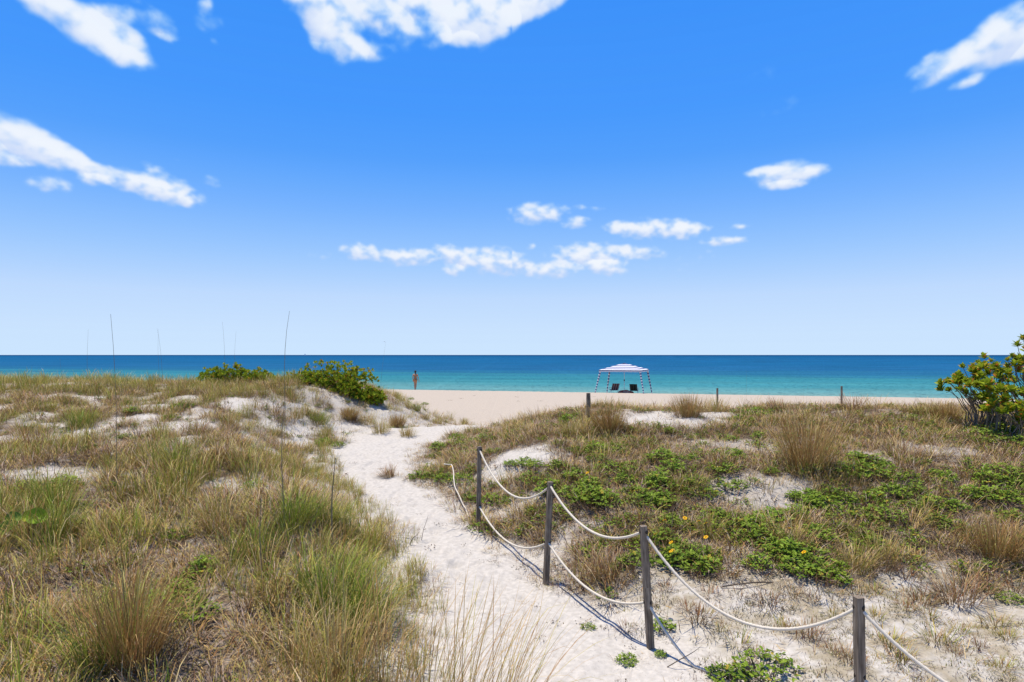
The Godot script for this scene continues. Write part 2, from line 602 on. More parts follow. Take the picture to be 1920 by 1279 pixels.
# ---- the shape of the dunes -----------------------------------------------------------------------
func prof(t: Array, d: float) -> float:
	if d <= t[0]: return t[1]
	for i in range(0, t.size() - 2, 2):
		if d <= t[i + 2]:
			return lerpf(t[i + 1], t[i + 3], (d - t[i]) / (t[i + 2] - t[i]))
	return t[-1]
func soft(t: Array, d: float) -> float:
	return (prof(t, d - 0.5) + prof(t, d) * 2.0 + prof(t, d + 0.5)) / 4.0
func cut(d: float) -> PackedFloat32Array:
	return PackedFloat32Array([soft(P_PATH, d), soft(P_LEFT, d), soft(P_RIGHT, d), soft(P_EDGE_L, d), soft(P_EDGE_R, d), prof(P_RUN_L, d), prof(P_RUN_R, d)])
func height_in(row: PackedFloat32Array, x: float, d: float) -> float:
	var h := row[0]
	var wild := 0.0
	if x < row[3]:
		wild = smoothstep(0.0, 1.0, (row[3] - x) / row[5])
		h = lerpf(h, row[1], wild)
	elif x > row[4]:
		wild = smoothstep(0.0, 1.0, (x - row[4]) / row[6])
		h = lerpf(h, row[2], wild)
	var dune := 1.0 - smoothstep(22.0, 30.0, d)
	h += (hum.get_noise_2d(x * 0.55, d * 0.55) * 0.16 + hum.get_noise_2d(x * 2.1 + 40, d * 2.1) * 0.06) * wild * dune
	h += fine.get_noise_2d(x * 1.2, d * 1.2) * (0.028 * (1.0 - wild) + 0.018) * (1.0 if d < 40 else 0.6)
	if d < 34.0: h += fine.get_noise_2d(x * 4.6 + 9, d * 4.6) * 0.008
	if d < 17.4 and wild < 0.3: h += trodden(x, d)
	var s := d - (53.2 - 0.265 * x)
	if s > -3.0:
		h -= 0.012 * (s + 3.0) * (s + 3.0) if s < 1.0 else 0.192 + 0.096 * (s - 1.0)
	return maxf(h, -3.5)
# footprints trodden into the trail: heel and ball pressed in, sand pushed up round them
var prints := {}
func tread() -> void:
	var rs := RandomNumberGenerator.new()
	rs.seed = 12
	for k in 230:
		var d := rs.randf_range(4.5, 17.0)
		var x := lerpf(prof(P_EDGE_L, d) + 0.25, prof(P_EDGE_R, d) - 0.2, clampf(0.5 + rs.randfn() * 0.2, 0.0, 1.0))
		var a := rs.randfn() * 0.35 + (0.0 if rs.randf() < 0.5 else PI) - atan2(prof(P_EDGE_L, d + 1.0) - prof(P_EDGE_L, d), 1.0) * -1.0
		var p := [x, d, sin(a), cos(a), rs.randf_range(0.006, 0.03), rs.randf_range(0.9, 1.15)]
		for i in range(-1, 2):
			for j in range(-1, 2):
				var key := Vector2i(int(floor(x / 0.4)) + i, int(floor(d / 0.4)) + j)
				if not prints.has(key): prints[key] = []
				prints[key].append(p)
func trodden(x: float, d: float) -> float:
	var out := 0.0
	for p in prints.get(Vector2i(int(floor(x / 0.4)), int(floor(d / 0.4))), []):
		var u: float = ((x - p[0]) * p[2] + (d - p[1]) * p[3]) / (0.135 * p[5])
		var v: float = ((x - p[0]) * p[3] - (d - p[1]) * p[2]) / (0.055 * p[5] * (1.0 if u < 0.0 else 1.2))
		var q := u * u + v * v
		if q < 4.0: out += p[4] * (0.35 * exp(-(q - 1.6) * (q - 1.6) * 2.0) - exp(-q * q * 0.9))
	return out
func ground(x: float, z: float) -> float:
	return height_in(cut(-z), x, -z)
func on(x: float, z: float) -> Vector3:
	return Vector3(x, ground(x, z), z)
func bare(x: float, z: float) -> float:
	var b := 0.0
	for e in BARE:
		var q: float = ((x - e[0]) / e[2]) ** 2 + ((z - e[1]) / e[3]) ** 2
		if q < 2.2:
			b = maxf(b, e[4] * (1.0 - smoothstep(0.5, 2.0, q + patch.get_noise_2d(x * 2.0, z * 2.0) * 0.9)))
	return b
# how overgrown: left dune, right dune
func grown(x: float, z: float) -> Vector2:
	var d := -z
	var n := patch.get_noise_2d(x, z)
	var end := 1.0 - smoothstep(24.0, 27.0, d)
	var l := smoothstep(-0.1, 0.55, prof(P_EDGE_L, d) - x + n * 0.7) * end
	var broken := smoothstep(11.8, 13.6, d + n) * (1.0 - 0.35 * smoothstep(18.5, 20.5, d))
	l *= 1.0 - broken * (1.0 - smoothstep(-0.12, 0.22, patch.get_noise_2d(x * 1.5 + 70.0, z * 1.5 - 20.0) + 0.06))
	l *= 1.0 - 0.72 * smoothstep(-5.4, -4.4, x) * smoothstep(16.5, 18.5, d)
	var r := smoothstep(-0.1, 0.6, x - prof(P_EDGE_R, d) + n * 0.7) * smoothstep(7.3, 8.3, d + n * 0.8) * (1.0 - smoothstep(19.5, 22.0, d))
	var b := 1.0 - bare(x, z)
	return Vector2(l * b, r * b)

func _ready() -> void:
	rng.seed = 20240611
	hum.seed = 3; hum.frequency = 0.35; hum.fractal_octaves = 3
	fine.seed = 8; fine.frequency = 0.9; fine.fractal_octaves = 2
	patch.seed = 15; patch.frequency = 0.55; patch.fractal_octaves = 3
	# camera: level, the lens shifted up a little
	var cam := Camera3D.new()
	cam.name = "camera"
	add_child(cam)
	cam.position = Vector3(0, 3.0, 0)
	cam.near = 0.1
	cam.far = 40000.0
	cam.set_frustum(0.1 * 1279.0 / 1170.0, Vector2(0, 0.1 * 26.0 / 1170.0), 0.1, 40000.0)
	cam.current = true
	# sky, sun, exposure
	var env := Environment.new()
	env.background_mode = Environment.BG_SKY
	var sky := Sky.new()
	var pano := PanoramaSkyMaterial.new()
	pano.panorama = ImageTexture.create_from_image(sky_image())
	sky.sky_material = pano
	env.sky = sky
	env.tonemap_mode = Environment.TONE_MAPPER_LINEAR
	env.tonemap_exposure = EXPOSURE
	env.sdfgi_enabled = true; env.ssao_enabled = true; env.ssil_enabled = true
	var we := WorldEnvironment.new()
	we.environment = env
	add_child(we)
	var sun := DirectionalLight3D.new()
	sun.name = "sun"
	add_child(sun)
	sun.look_at_from_position(Vector3.ZERO, Vector3(0.16, -0.975, 0.12))
	sun.light_energy = 1.6
	sun.light_color = Color(1.0, 0.955, 0.87)
	sun.light_angular_distance = 0.5
	sun.shadow_enabled = true

	tread()
	make_materials()
	make_ground()
	make_sea()
	make_fence()
	make_shrubs()
	make_beach_things()
	make_plants()
	make_cover()

# ---- sky ------------------------------------------------------------------------------------------
func sky_color(el: float) -> Color:
	var t := [0.0, Color8(205, 230, 255), 2.2, Color8(202, 227, 255), 5.2, Color8(191, 219, 255), 9.0, Color8(155, 200, 255), 12.8, Color8(121, 180, 255), 17.3, Color8(86, 161, 253), 21.0, Color8(73, 154, 253), 29.7, Color8(62, 146, 250), 50.0, Color8(48, 128, 236), 90.0, Color8(38, 110, 220)]
	if el <= 0.0: return t[1]
	for i in range(0, t.size() - 2, 2):
		if el <= t[i + 2]:
			return t[i + 1].lerp(t[i + 3], (el - t[i]) / (t[i + 2] - t[i]))
	return t[-1]
func seen(c: Color) -> Color:
	return (c.srgb_to_linear() * (1.0 / EXPOSURE)).linear_to_srgb()
func sky_image() -> Image:
	var w := 4096
	var h := 2048
	var im := Image.create(w, h, false, Image.FORMAT_RGB8)
	for r in h:
		im.fill_rect(Rect2i(0, r, w, 1), seen(sky_color(90.0 - (r + 0.5) / h * 180.0)))
	var list := CLOUDS.duplicate()
	var rs := RandomNumberGenerator.new()
	rs.seed = 77
	for k in 46:   # the same fair-weather clouds go on all round
		var az := rs.randf_range(48.0, 312.0)
		var el := rs.randf_range(5.0, 50.0)
		var size := 0.6 + el * 0.055
		for j in rs.randi_range(2, 4):
			list.append([az + rs.randf_range(-1.6, 1.6) * size, el + rs.randf_range(-0.4, 0.4) * size, rs.randf_range(1.1, 2.4) * size, rs.randf_range(0.4, 0.9) * size, rs.randf_range(-25, 25), rs.randf_range(0.6, 1.0)])
	var puff := FastNoiseLite.new()
	puff.seed = 5; puff.frequency = 0.30; puff.fractal_octaves = 5; puff.fractal_gain = 0.43
	puff.domain_warp_enabled = true; puff.domain_warp_amplitude = 0.5; puff.domain_warp_frequency = 0.5
	var ppd := w / 360.0
	var env := {}
	var low := {}
	for c in list:
		var ca := cos(deg_to_rad(c[4])); var sa := sin(deg_to_rad(c[4]))
		var reach: float = maxf(c[2], c[3]) * 1.7
		for r in range(maxi(0, int((90.0 - c[1] - reach) * ppd)), mini(h / 2, int((90.0 - c[1] + reach) * ppd))):
			var dy: float = 90.0 - (r + 0.5) / ppd - c[1]
			for q in range(int((c[0] - reach) * ppd), int((c[0] + reach) * ppd)):
				var dx: float = (q + 0.5) / ppd - c[0]
				var a := (dx * ca + dy * sa) / float(c[2])
				var b := (-dx * sa + dy * ca) / float(c[3])
				var e: float = a * a + b * b
				if e < 2.6:
					var key := r * w + posmod(q, w)
					var val: float = (1.0 - e / 2.6) * c[5]
					var old: float = env.get(key, 0.0)
					env[key] = 1.0 - (1.0 - old) * (1.0 - val * 0.85)
					low[key] = maxf(low.get(key, -9.0), b) if val > old else low.get(key, b)
	for key in env:
		var r: int = key / w
		var q: int = key % w
		var el := 90.0 - (r + 0.5) / ppd
		var az := (q + 0.5) / ppd
		var nz := lerpf(puff.get_noise_2d(az * 2.3, el * 3.6), puff.get_noise_2d(az * 1.15, el * 1.6 + 60.0), smoothstep(10.0, 20.0, el))
		var e: float = env[key]
		var a := smoothstep(0.18, 1.02, e * 1.06 + nz * 0.55) * smoothstep(0.02, 0.45, e)
		if a <= 0.003: continue
		var base := sky_color(el)
		var core := clampf(smoothstep(-0.9, 0.5, low[key] + nz * 0.8) * 0.75 + 0.25 * smoothstep(0.5, 1.0, e), 0.0, 1.0)
		var col := Color8(204, 219, 250).lerp(Color8(247, 250, 255), core)
		im.set_pixel(q, r, seen(base.lerp(col, a * 0.95)))
	return im

# ---- materials --------------------------------------------------------------------------------------
func make_materials() -> void:
	var sand := StandardMaterial3D.new()
	sand.resource_name = "sand"
	sand.vertex_color_use_as_albedo = true
	sand.roughness = 0.95
	sand.metallic_specular = 0.15
	var im := noise_image(512, 0.03, 0.84, 1.0, 31, 5)
	var rs := RandomNumberGenerator.new()
	rs.seed = 4
	for k in 900:   # specks of shell and plant matter
		var p := Vector2i(rs.randi_range(0, 510), rs.randi_range(0, 510))
		var g := rs.randf_range(0.35, 0.8)
		im.fill_rect(Rect2i(p, Vector2i(rs.randi_range(1, 2), 1)), Color(g, g * 0.92, g * 0.82))
	sand.albedo_texture = ImageTexture.create_from_image(im)
	sand.heightmap_enabled = true
	sand.heightmap_scale = 0.9
	sand.heightmap_texture = ImageTexture.create_from_image(noise_image(512, 0.05, 0.0, 1.0, 12, 5))
	sand.uv1_triplanar = true
	sand.uv1_world_triplanar = true
	sand.uv1_scale = Vector3(0.62, 0.62, 0.62)
	M.sand = sand
	var sea := StandardMaterial3D.new()
	sea.resource_name = "sea_water"
	sea.vertex_color_use_as_albedo = true
	sea.roughness = 0.22
	sea.specular_mode = BaseMaterial3D.SPECULAR_DISABLED
	var wn := FastNoiseLite.new()
	wn.seed = 9; wn.frequency = 0.02; wn.fractal_octaves = 4
	var wi := wn.get_seamless_image(512, 512)
	wi.convert(Image.FORMAT_RGBA8)
	wi.bump_map_to_normal_map(9.0)
	sea.normal_enabled = true
	sea.normal_texture = ImageTexture.create_from_image(wi)
	sea.normal_scale = 2.5
	sea.uv1_triplanar = true
	sea.uv1_world_triplanar = true
	sea.uv1_scale = Vector3(0.045, 0.045, 0.045)
	M.sea = sea
	M.grass = veg("dune_grass", 0.6, 0.35)
	M.dry = veg("dry_grass", 0.8, 0.2)
	M.leaf = veg("green_leaf", 0.42, 0.5)
	M.stem = veg("woody_stem", 0.85, 0.0)
	# weathered post wood: fine streaks along the grain
	var wood := Image.create(128, 512, false, Image.FORMAT_RGB8)
	var gr := FastNoiseLite.new()
	gr.seed = 21; gr.frequency = 0.05; gr.fractal_octaves = 4
	for y in 512:
		for x in 128:
			var a := TAU * x / 128.0
			var s := gr.get_noise_3d(cos(a) * 60.0, sin(a) * 60.0, y * 0.10) * 0.55 + gr.get_noise_3d(cos(a) * 170.0, sin(a) * 170.0, y * 0.16 + 50.0) * 0.6
			var blot := gr.get_noise_3d(cos(a) * 9.0, sin(a) * 9.0, y * 0.25 + 300.0) * 0.3
			var t := clampf(0.5 + s + blot, 0.0, 1.0)
			wood.set_pixel(x, y, Color8(74, 62, 50).lerp(Color8(152, 138, 120), t))
	var wm := StandardMaterial3D.new()
	wm.resource_name = "weathered_wood"
	wm.albedo_texture = ImageTexture.create_from_image(wood)
	wm.roughness = 0.9
	wm.heightmap_enabled = true
	wm.heightmap_texture = wm.albedo_texture
	wm.heightmap_scale = 0.6
	M.wood = wm
	var rope := plain("sun_bleached_rope", Color(0.62, 0.56, 0.47), 0.9)
	rope.vertex_color_use_as_albedo = true
	M.rope = rope

# ---- ground and sea -------------------------------------------------------------------------------
func steps(marks: Array) -> PackedFloat32Array:
	# marks: from, step, to, step, to ...
	var out := PackedFloat32Array()
	var at: float = marks[0]
	for k in range(1, marks.size(), 2):
		while at < marks[k + 1] - 1e-4:
			out.append(at)
			at += marks[k]
	out.append(at)
	return out
func make_ground() -> void:
	var xs := steps([-220.0, 20.0, -60.0, 4.0, -28.0, 0.6, -14.0, 0.14, -6.0, 0.07, -4.6, 0.04, 2.2, 0.07, 6.0, 0.14, 14.0, 0.6, 28.0, 4.0, 60.0, 20.0, 220.0])
	var ds := steps([-60.0, 6.0, 0.0, 0.6, 4.8, 0.04, 12.0, 0.07, 18.0, 0.18, 30.0, 0.8, 84.0, 6.0, 150.0])
	var b := Mb.new()
	var nx := xs.size()
	var sand := Color(0.50, 0.47, 0.42)
	var beach := Color(0.45, 0.392, 0.325)
	var litter := Color(0.17, 0.125, 0.085)
	var crust := Color(0.30, 0.25, 0.16)
	for d in ds:
		var row := cut(d)
		for x in xs:
			var h := height_in(row, x, d)
			b.v.append(Vector3(x, h, -d))
			var col := sand
			if d < 30.0 and d > 0.0 and absf(x) < 40.0:
				var g := grown(x, -d)
				var k := maxf(g.x, g.y)
				var f := fine.get_noise_2d(x * 7.0, d * 7.0)
				col = col.lerp(litter, clampf(k * (0.95 + f * 0.9), 0.0, 1.0))
				var open := smoothstep(0.2, 1.0, x - row[4]) * (1.0 - smoothstep(8.0, 9.0, d))
				col = col.lerp(crust, open * clampf(0.35 + patch.get_noise_2d(x * 3.0, d * 3.0) * 0.9 + f * 0.7, 0.0, 0.8))
			col = col.lerp(beach, smoothstep(21.0, 27.0, d))
			b.c.append(col)
	for j in ds.size():
		for i in nx:
			var i0 := maxi(i - 1, 0); var i1 := mini(i + 1, nx - 1)
			var j0 := maxi(j - 1, 0); var j1 := mini(j + 1, ds.size() - 1)
			var tx := b.v[j * nx + i1] - b.v[j * nx + i0]
			var tz := b.v[j1 * nx + i] - b.v[j0 * nx + i]
			b.n.append(tx.cross(tz).normalized())
	for j in ds.size() - 1:
		for i in nx - 1:
			var a := j * nx + i
			b.idx.append_array([a, a + nx, a + nx + 1, a, a + nx + 1, a + 1])
	var o := part("sand_dunes_and_beach", b.build(), M.sand, self)
	tag(o, "pale sand of the dunes, the trail and the wide beach", "", "", "structure")
func make_sea() -> void:
	# a sheet in rows along the shore; its colour follows the sea floor: pale shallows, green bar, deep blue
	var off := steps([-14.0, 3.0, 40.0, 4.0, 120.0, 8.0, 320.0, 40.0, 1000.0, 400.0, 4000.0, 4000.0, 30000.0])
	var along := steps([-30000.0, 9000.0, -3000.0, 800.0, -600.0, 60.0, -240.0, 6.0, 240.0, 60.0, 600.0, 800.0, 3000.0, 9000.0, 30000.0])
	var dir := Vector3(1.0, 0, 0.265).normalized()
	var out := Vector3(0.265, 0, -1.0).normalized()
	var zones := [0.0, Color(0.151, 0.251, 0.234), 22.0, Color(0.092, 0.234, 0.252), 36.0, Color(0.052, 0.205, 0.240), 60.0, Color(0.032, 0.171, 0.222), 88.0, Color(0.022, 0.120, 0.211), 125.0, Color(0.017, 0.100, 0.213), 300.0, Color(0.014, 0.097, 0.216), 900.0, Color(0.012, 0.089, 0.205), 3000.0, Color(0.009, 0.057, 0.140)]
	var f := FastNoiseLite.new()
	f.seed = 41; f.frequency = 0.02; f.fractal_octaves = 4
	var b := Mb.new()
	for s in off:
		for a in along:
			var n := f.get_noise_2d(a * 0.35, s * 2.2)
			var n2 := f.get_noise_2d(a * 1.6 + 700.0, s * 9.0)
			var q := maxf(0.0, s * (1.0 + 0.28 * n) + n * 8.0)
			var col: Color = zones[-1]
			for k in range(0, zones.size() - 2, 2):
				if q <= zones[k + 2]:
					col = zones[k + 1].lerp(zones[k + 3], (q - zones[k]) / (zones[k + 2] - zones[k]))
					break
			col = col * (1.0 + 0.22 * n2)
			b.vert(Vector3(0, -1.1, -53.2) + dir * a + out * s, Vector3.UP, col)
	var nx := along.size()
	for j in off.size() - 1:
		for i in nx - 1:
			var a := j * nx + i
			b.idx.append_array([a, a + nx, a + nx + 1, a, a + nx + 1, a + 1])
	var o := part("sea_water", b.build(), M.sea, self)
	tag(o, "calm sea, turquoise over the shallows and deep blue beyond", "", "", "structure")

# ---- fence ---------------------------------------------------------------------------------------
func post_mesh(tall: float, width: float, seed_: int) -> ArrayMesh:
	var rs := RandomNumberGenerator.new()
	rs.seed = seed_
	var b := Mb.new()
	var h := width / 2.0
	var ch := width * 0.09
	var ring := [Vector2(-h + ch, -h), Vector2(h - ch, -h), Vector2(h, -h + ch), Vector2(h, h - ch), Vector2(h - ch, h), Vector2(-h + ch, h), Vector2(-h, h - ch), Vector2(-h, -h + ch)]
	var cuts := 9
	var off := rs.randf()
	for j in 8:
		var p: Vector2 = ring[j]
		var q: Vector2 = ring[(j + 1) % 8]
		var nn := Vector3(q.y - p.y, 0, -(q.x - p.x)).normalized()
		for k in cuts:
			var wob := 1.0 + rs.randf_range(-0.025, 0.025)
			var y := lerpf(-0.35, tall, float(k) / (cuts - 1))
			var shrink := 0.93 if k == cuts - 1 else 1.0
			for pt in [p, q]:
				b.vert(Vector3(pt.x * shrink * wob, y, pt.y * shrink * wob), nn, Color.WHITE, Vector2((j + (0.0 if pt == p else 1.0)) / 8.0 + off, y * 0.8 + off))
			if k > 0:
				var i := b.v.size() - 4
				b.face(i, i + 1, i + 3); b.face(i, i + 3, i + 2)
	var c := b.vert(Vector3(0, tall + 0.004, 0), Vector3.UP, Color.WHITE, Vector2(0.2, 0.3))
	var first := b.v.size()
	for j in 8:
		b.vert(Vector3(ring[j].x * 0.93, tall, ring[j].y * 0.93), Vector3.UP, Color.WHITE, Vector2(ring[j].x * 4.0, ring[j].y * 4.0))
	for j in 8:
		b.face(c, first + j, first + (j + 1) % 8)
	return b.build(true)
func make_fence() -> void:
	# x, z, top, lean of the top in x, label
	var posts := [
		[-0.54, -10.0, 1.53, 0.02, "weathered square post where the trail bends, green leaves round its top"],
		[0.43, -7.9, 1.39, 0.06, "slim leaning rope post at the trail's edge, dry grass at its foot"],
		[1.4, -6.3, 1.28, -0.08, "dark weathered rope post standing in clean sand beside the trail"],
		[2.74, -4.9, 1.10, -0.02, "broad grey rope post on the open sand with a painted dark hole for the rope"],
		[4.3, -3.5, 1.08, 0.0, "rope post nearest the deck end of the fence"],
		[1.88, -15.36, 2.06, 0.0, "short post beside a dark brown grass clump, beach behind it"],
		[11.73, -35.64, 1.10, 0.0, "short post half hidden in grass on the dune's seaward side"],
		[18.83, -35.64, 1.22, 0.0, "short post behind dune grass, with beach and water behind it"]]
	var tops := []
	var mids := []
	for k in posts.size():
		var p: Array = posts[k]
		if k == 4: p[4] = "rope post at the landward end of the rope fence"
		var y := ground(p[0], p[1])
		var o := part("fence_post", post_mesh(p[2] - y, 0.066 if k < 5 else 0.085, k + 1), M.wood, self)
		tag(o, p[4], "post", "posts of the rope fence" if k < 5 else "posts on the seaward side of the dune")
		o.position = Vector3(p[0], y, p[1])
		o.rotation = Vector3(0, [0.2, 0.35, 0.2, 0.14, 0.2, 0.2, 0.3, 0.1][k], -atan(p[3] / (p[2] - y)))
		if k < 5:
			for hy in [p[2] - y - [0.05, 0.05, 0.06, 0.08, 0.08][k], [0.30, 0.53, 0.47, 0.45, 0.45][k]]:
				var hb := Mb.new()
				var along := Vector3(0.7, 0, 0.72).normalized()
				hb.tube([Vector3(0, hy, 0) - along * 0.041, Vector3(0, hy, 0) + along * 0.041], [0.021, 0.021], Color(0.05, 0.04, 0.035), 10)  # solid plug; the shade inside a drilled hole is put into its near-black colour
				part("hole_shade_plug", hb.build(), M.stem, o)
			tops.append(o.position + Vector3(p[3] * 0.93, p[2] - y - [0.05, 0.05, 0.06, 0.08, 0.08][k], 0))
			mids.append(o.position + Vector3(p[3] * 0.45, [0.30, 0.53, 0.47, 0.45, 0.45][k], 0))
	var white := Color(1, 1, 1)
	for which in 2:
		var at: Array = tops if which == 0 else mids
		var sag: Array = [0.41, 0.29, 0.5, 0.5] if which == 0 else [0.3, 0.26, 0.6, 0.4]
		var pts := []
		for k in 4:
			for j in 26:
				var t := j / 26.0
				var p: Vector3 = at[k].lerp(at[k + 1], t)
				p.y -= sag[k] * 4.0 * t * (1.0 - t)
				p.y = maxf(p.y, ground(p.x, p.z) + 0.013)
				pts.append(p)
		pts.append(at[4])
		var o := part("rope", rope_mesh(pts, 0.0135), M.rope, self)
		tag(o, ["thick white rope looping from post top to post top", "thick white rope sagging low between the posts, touching sand"][which], "rope", "ropes of the trail fence")
	# a loose end beyond the bend
	var pts2 := []
	var path := [Vector2(-0.72, -10.3), Vector2(-0.86, -10.9), Vector2(-1.0, -11.5), Vector2(-1.14, -12.0), Vector2(-1.22, -12.5), Vector2(-1.36, -12.6)]
	var lift := [0.02, 0.05, 0.14, 0.26, 0.36, 0.38]
	for k in 5:
		for j in 6:
			var t := j / 6.0
			var p: Vector2 = path[k].lerp(path[k + 1], t)
			var w := sin((k + t) * 2.3) * 0.03
			pts2.append(Vector3(p.x + w, ground(p.x, p.y) + lerpf(lift[k], lift[k + 1], t), p.y))
	pts2.append(Vector3(path[5].x, ground(path[5].x, path[5].y) + lift[5], path[5].y))
	var lo := part("rope", rope_mesh(pts2, 0.011), M.rope, self)
	tag(lo, "loose white rope end hanging over the plants behind the bend post", "rope")
func rope_mesh(pts: Array, r: float) -> ArrayMesh:
	# three laid strands: the section's outline turns along the rope
	var fine_pts := []
	for k in pts.size() - 1:
		for j in 5:
			fine_pts.append((pts[k] as Vector3).lerp(pts[k + 1], j / 5.0))
	fine_pts.append(pts[-1])
	var b := Mb.new()
	var sides := 9
	var side := Vector3.ZERO
	var run := 0.0
	var rings := []
	for k in fine_pts.size():
		var t: Vector3 = (fine_pts[mini(k + 1, fine_pts.size() - 1)] - fine_pts[maxi(k - 1, 0)]).normalized()
		if k == 0: side = t.cross(Vector3.UP).normalized()
		else: run += (fine_pts[k] - fine_pts[k - 1]).length()
		side = (side - t * side.dot(t)).normalized()
		var up := t.cross(side)
		var ring := []
		for j in sides:
			var a := TAU * j / sides
			var nn := side * cos(a) + up * sin(a)
			var lobe := 1.0 + 0.14 * cos(3.0 * (a - run * 70.0))
			var g := 0.86 + 0.14 * fine.get_noise_2d(run * 30.0, a * 3.0)
			ring.append(b.vert(fine_pts[k] + nn * r * lobe, nn, Color(g, g, g * 0.98)))
		rings.append(ring)
	for k in rings.size() - 1:
		for j in sides:
			var j2 := (j + 1) % sides
			b.face(rings[k][j], rings[k + 1][j], rings[k + 1][j2]); b.face(rings[k][j], rings[k + 1][j2], rings[k][j2])
	return b.build()

# ---- shrubs ---------------------------------------------------------------------------------------
func leaf_green(yellow := 0.12) -> Color:
	var q := rng.randf()
	if q < yellow * 0.35: return Color(0.46, 0.16, 0.03)
	if q < yellow: return Color(0.42, 0.30, 0.03)
	return Color(0.14, 0.21, 0.016).lerp(Color(0.33, 0.39, 0.03), rng.randf()) * rng.randf_range(0.8, 1.15)
func rosette(b: Mb, at: Vector3, axis: Vector3, size: float, count: int, yellow: float) -> void:
	var s1 := axis.cross(Vector3.RIGHT if absf(axis.x) < 0.8 else Vector3.FORWARD).normalized()
	var s2 := axis.cross(s1)
	var a0 := rng.randf() * TAU
	var old := rng.randf() < yellow
	for k in count:
		var a := a0 + k * 2.4
		var open := lerpf(0.3, 1.2, float(k) / count) + rng.randf_range(-0.15, 0.15)
		var o := s1 * cos(a) + s2 * sin(a)
		var dir := (axis * cos(open) + o * sin(open)).normalized()
		b.leaf(at - axis * size * 0.22 * k / count, dir, axis, size * rng.randf_range(0.75, 1.1), size * 0.46, leaf_green(0.55 if old and k > count / 2 else 0.06), 0.3, 0.25)
func make_shrubs() -> void:
	# rounded shrubs on the crest: x, z, list of lobes (dx, up, dz, radius x, radius y, radius z)
	var mounds := [
		["rounded glossy green shrub on the dune crest beside the trail", -6.35, -22.0, 1150, [[1.1, 0.1, 0.4, 0.6, 0.4, 0.5], [0.7, 0.1, 0.6, 0.5, 0.4, 0.4], [1.5, 0.1, 0.2, 0.4, 0.35, 0.4], [-1.0, 0.1, 0.0, 0.7, 0.42, 0.7], [-0.35, 0.28, 0.1, 0.8, 0.6, 0.8], [0.3, 0.32, 0.0, 0.75, 0.56, 0.8], [0.95, 0.3, 0.1, 0.65, 0.5, 0.7], [1.4, 0.05, 0.0, 0.5, 0.42, 0.5], [-0.5, 0.1, 0.5, 0.7, 0.35, 0.4], [0.4, 0.05, 0.5, 0.7, 0.35, 0.4]]],
		["low yellow-green shrub in the dune grass beside the rounded shrub", -9.75, -22.1, 420, [[-0.8, 0.2, 0.0, 0.5, 0.42, 0.6], [-0.2, 0.3, 0.0, 0.6, 0.4, 0.6], [0.5, 0.2, 0.0, 0.6, 0.34, 0.5], [1.0, 0.1, 0.0, 0.4, 0.3, 0.4]]]]
	for m in mounds:
		var at := on(m[1], m[2])
		var t := thing("shrub", m[0], "shrub", at, 0.0, "shrubs on the dunes")
		var b := Mb.new()
		var w := Mb.new()
		for k in m[3]:
			var l: Array = m[4][rng.randi() % m[4].size()]
			var dir := Vector3(rng.randfn(), absf(rng.randfn()) * 0.9 - 0.3, rng.randfn()).normalized()
			var rr := rng.randf_range(0.6, 1.04)
			var p := Vector3(l[0] + dir.x * l[3] * rr, l[1] + dir.y * l[4] * rr, l[2] + dir.z * l[5] * rr)
			p.y += minf(0.0, ground(at.x + l[0], at.z + l[2]) - at.y) * (0.35 if l[1] > 0.15 else 1.0)
			p.y = maxf(p.y, 0.04 + ground(at.x + p.x, at.z + p.z) - at.y)
			rosette(b, p, (dir + Vector3.UP * 0.7).normalized(), 0.11, 9, 0.25)
			if k % 14 == 0:
				var g := ground(at.x + l[0] * 0.7, at.z + l[2]) - at.y
				w.tube([Vector3(l[0] * 0.7, g - 0.02, l[2]), (p + Vector3(l[0], p.y * 0.3, l[2])) * 0.5, p], [0.014, 0.01, 0.006], Color(0.13, 0.10, 0.07), 5, false)
		part("foliage", b.build(), M.leaf, t)
		part("branches", w.build(), M.stem, t)
	# the open branching shrub on the right dune
	var c := on(11.95, -14.1)
	var s := thing("shrub", "tall open shrub with bare branches and leaf rosettes against the sea", "shrub", c, 0.0, "shrubs on the dunes")
	var kinds := []
	for k in 8:
		var b := Mb.new()
		rosette(b, Vector3.ZERO, Vector3.UP, 0.15, 15, [0.0, 0.0, 0.3, 1.0, 0.1, 0.0, 0.5, 0.0][k])
		kinds.append(b.build())
	var top := [-2.0, 1.1, -1.75, 1.35, -1.3, 1.75, -0.8, 2.05, -0.4, 2.3, 0.4, 2.4, 2.2, 2.1]
	var floor_ := [-2.0, 0.9, -1.6, 0.6, -1.2, 0.3, -0.6, 0.15, 2.2, 0.15]
	for k in 340:
		var x := rng.randf_range(-1.95, 2.2)
		if k < 90: x = rng.randf_range(-1.9, 0.0)
		var hi := prof(top, x) * rng.randf_range(0.76, 0.94)
		var lo := prof(floor_, x)
		var q := pow(rng.randf(), 0.5)
		if k > 150: q = rng.randf()
		if k > 250: q = rng.randf() * 0.4
		var tip := Vector3(x, lerpf(lo, hi, q), rng.randf_range(-1.0, 1.0) * (1.0 - 0.4 * q))
		if k > 230: tip = Vector3(x, lo * 0.4 + rng.randf_range(0.12, 0.75), rng.randf_range(0.5, 1.25))
		var foot := Vector3(clampf(x * 0.75 + rng.randf_range(-0.25, 0.25), -1.35, 1.8), 0, tip.z * 0.8)
		foot.y = ground(c.x + foot.x, c.z + foot.z) - c.y - 0.02
		var sway := Vector3(rng.randf_range(-0.12, 0.12), 0, rng.randf_range(-0.12, 0.12))
		var mid := foot.lerp(tip, 0.45) + sway + Vector3(0.1 if x > 0.0 else 0.22, -0.06, 0)
		var bend := foot.lerp(tip, 0.78) - sway * 0.5 + Vector3(0.04, 0, 0)
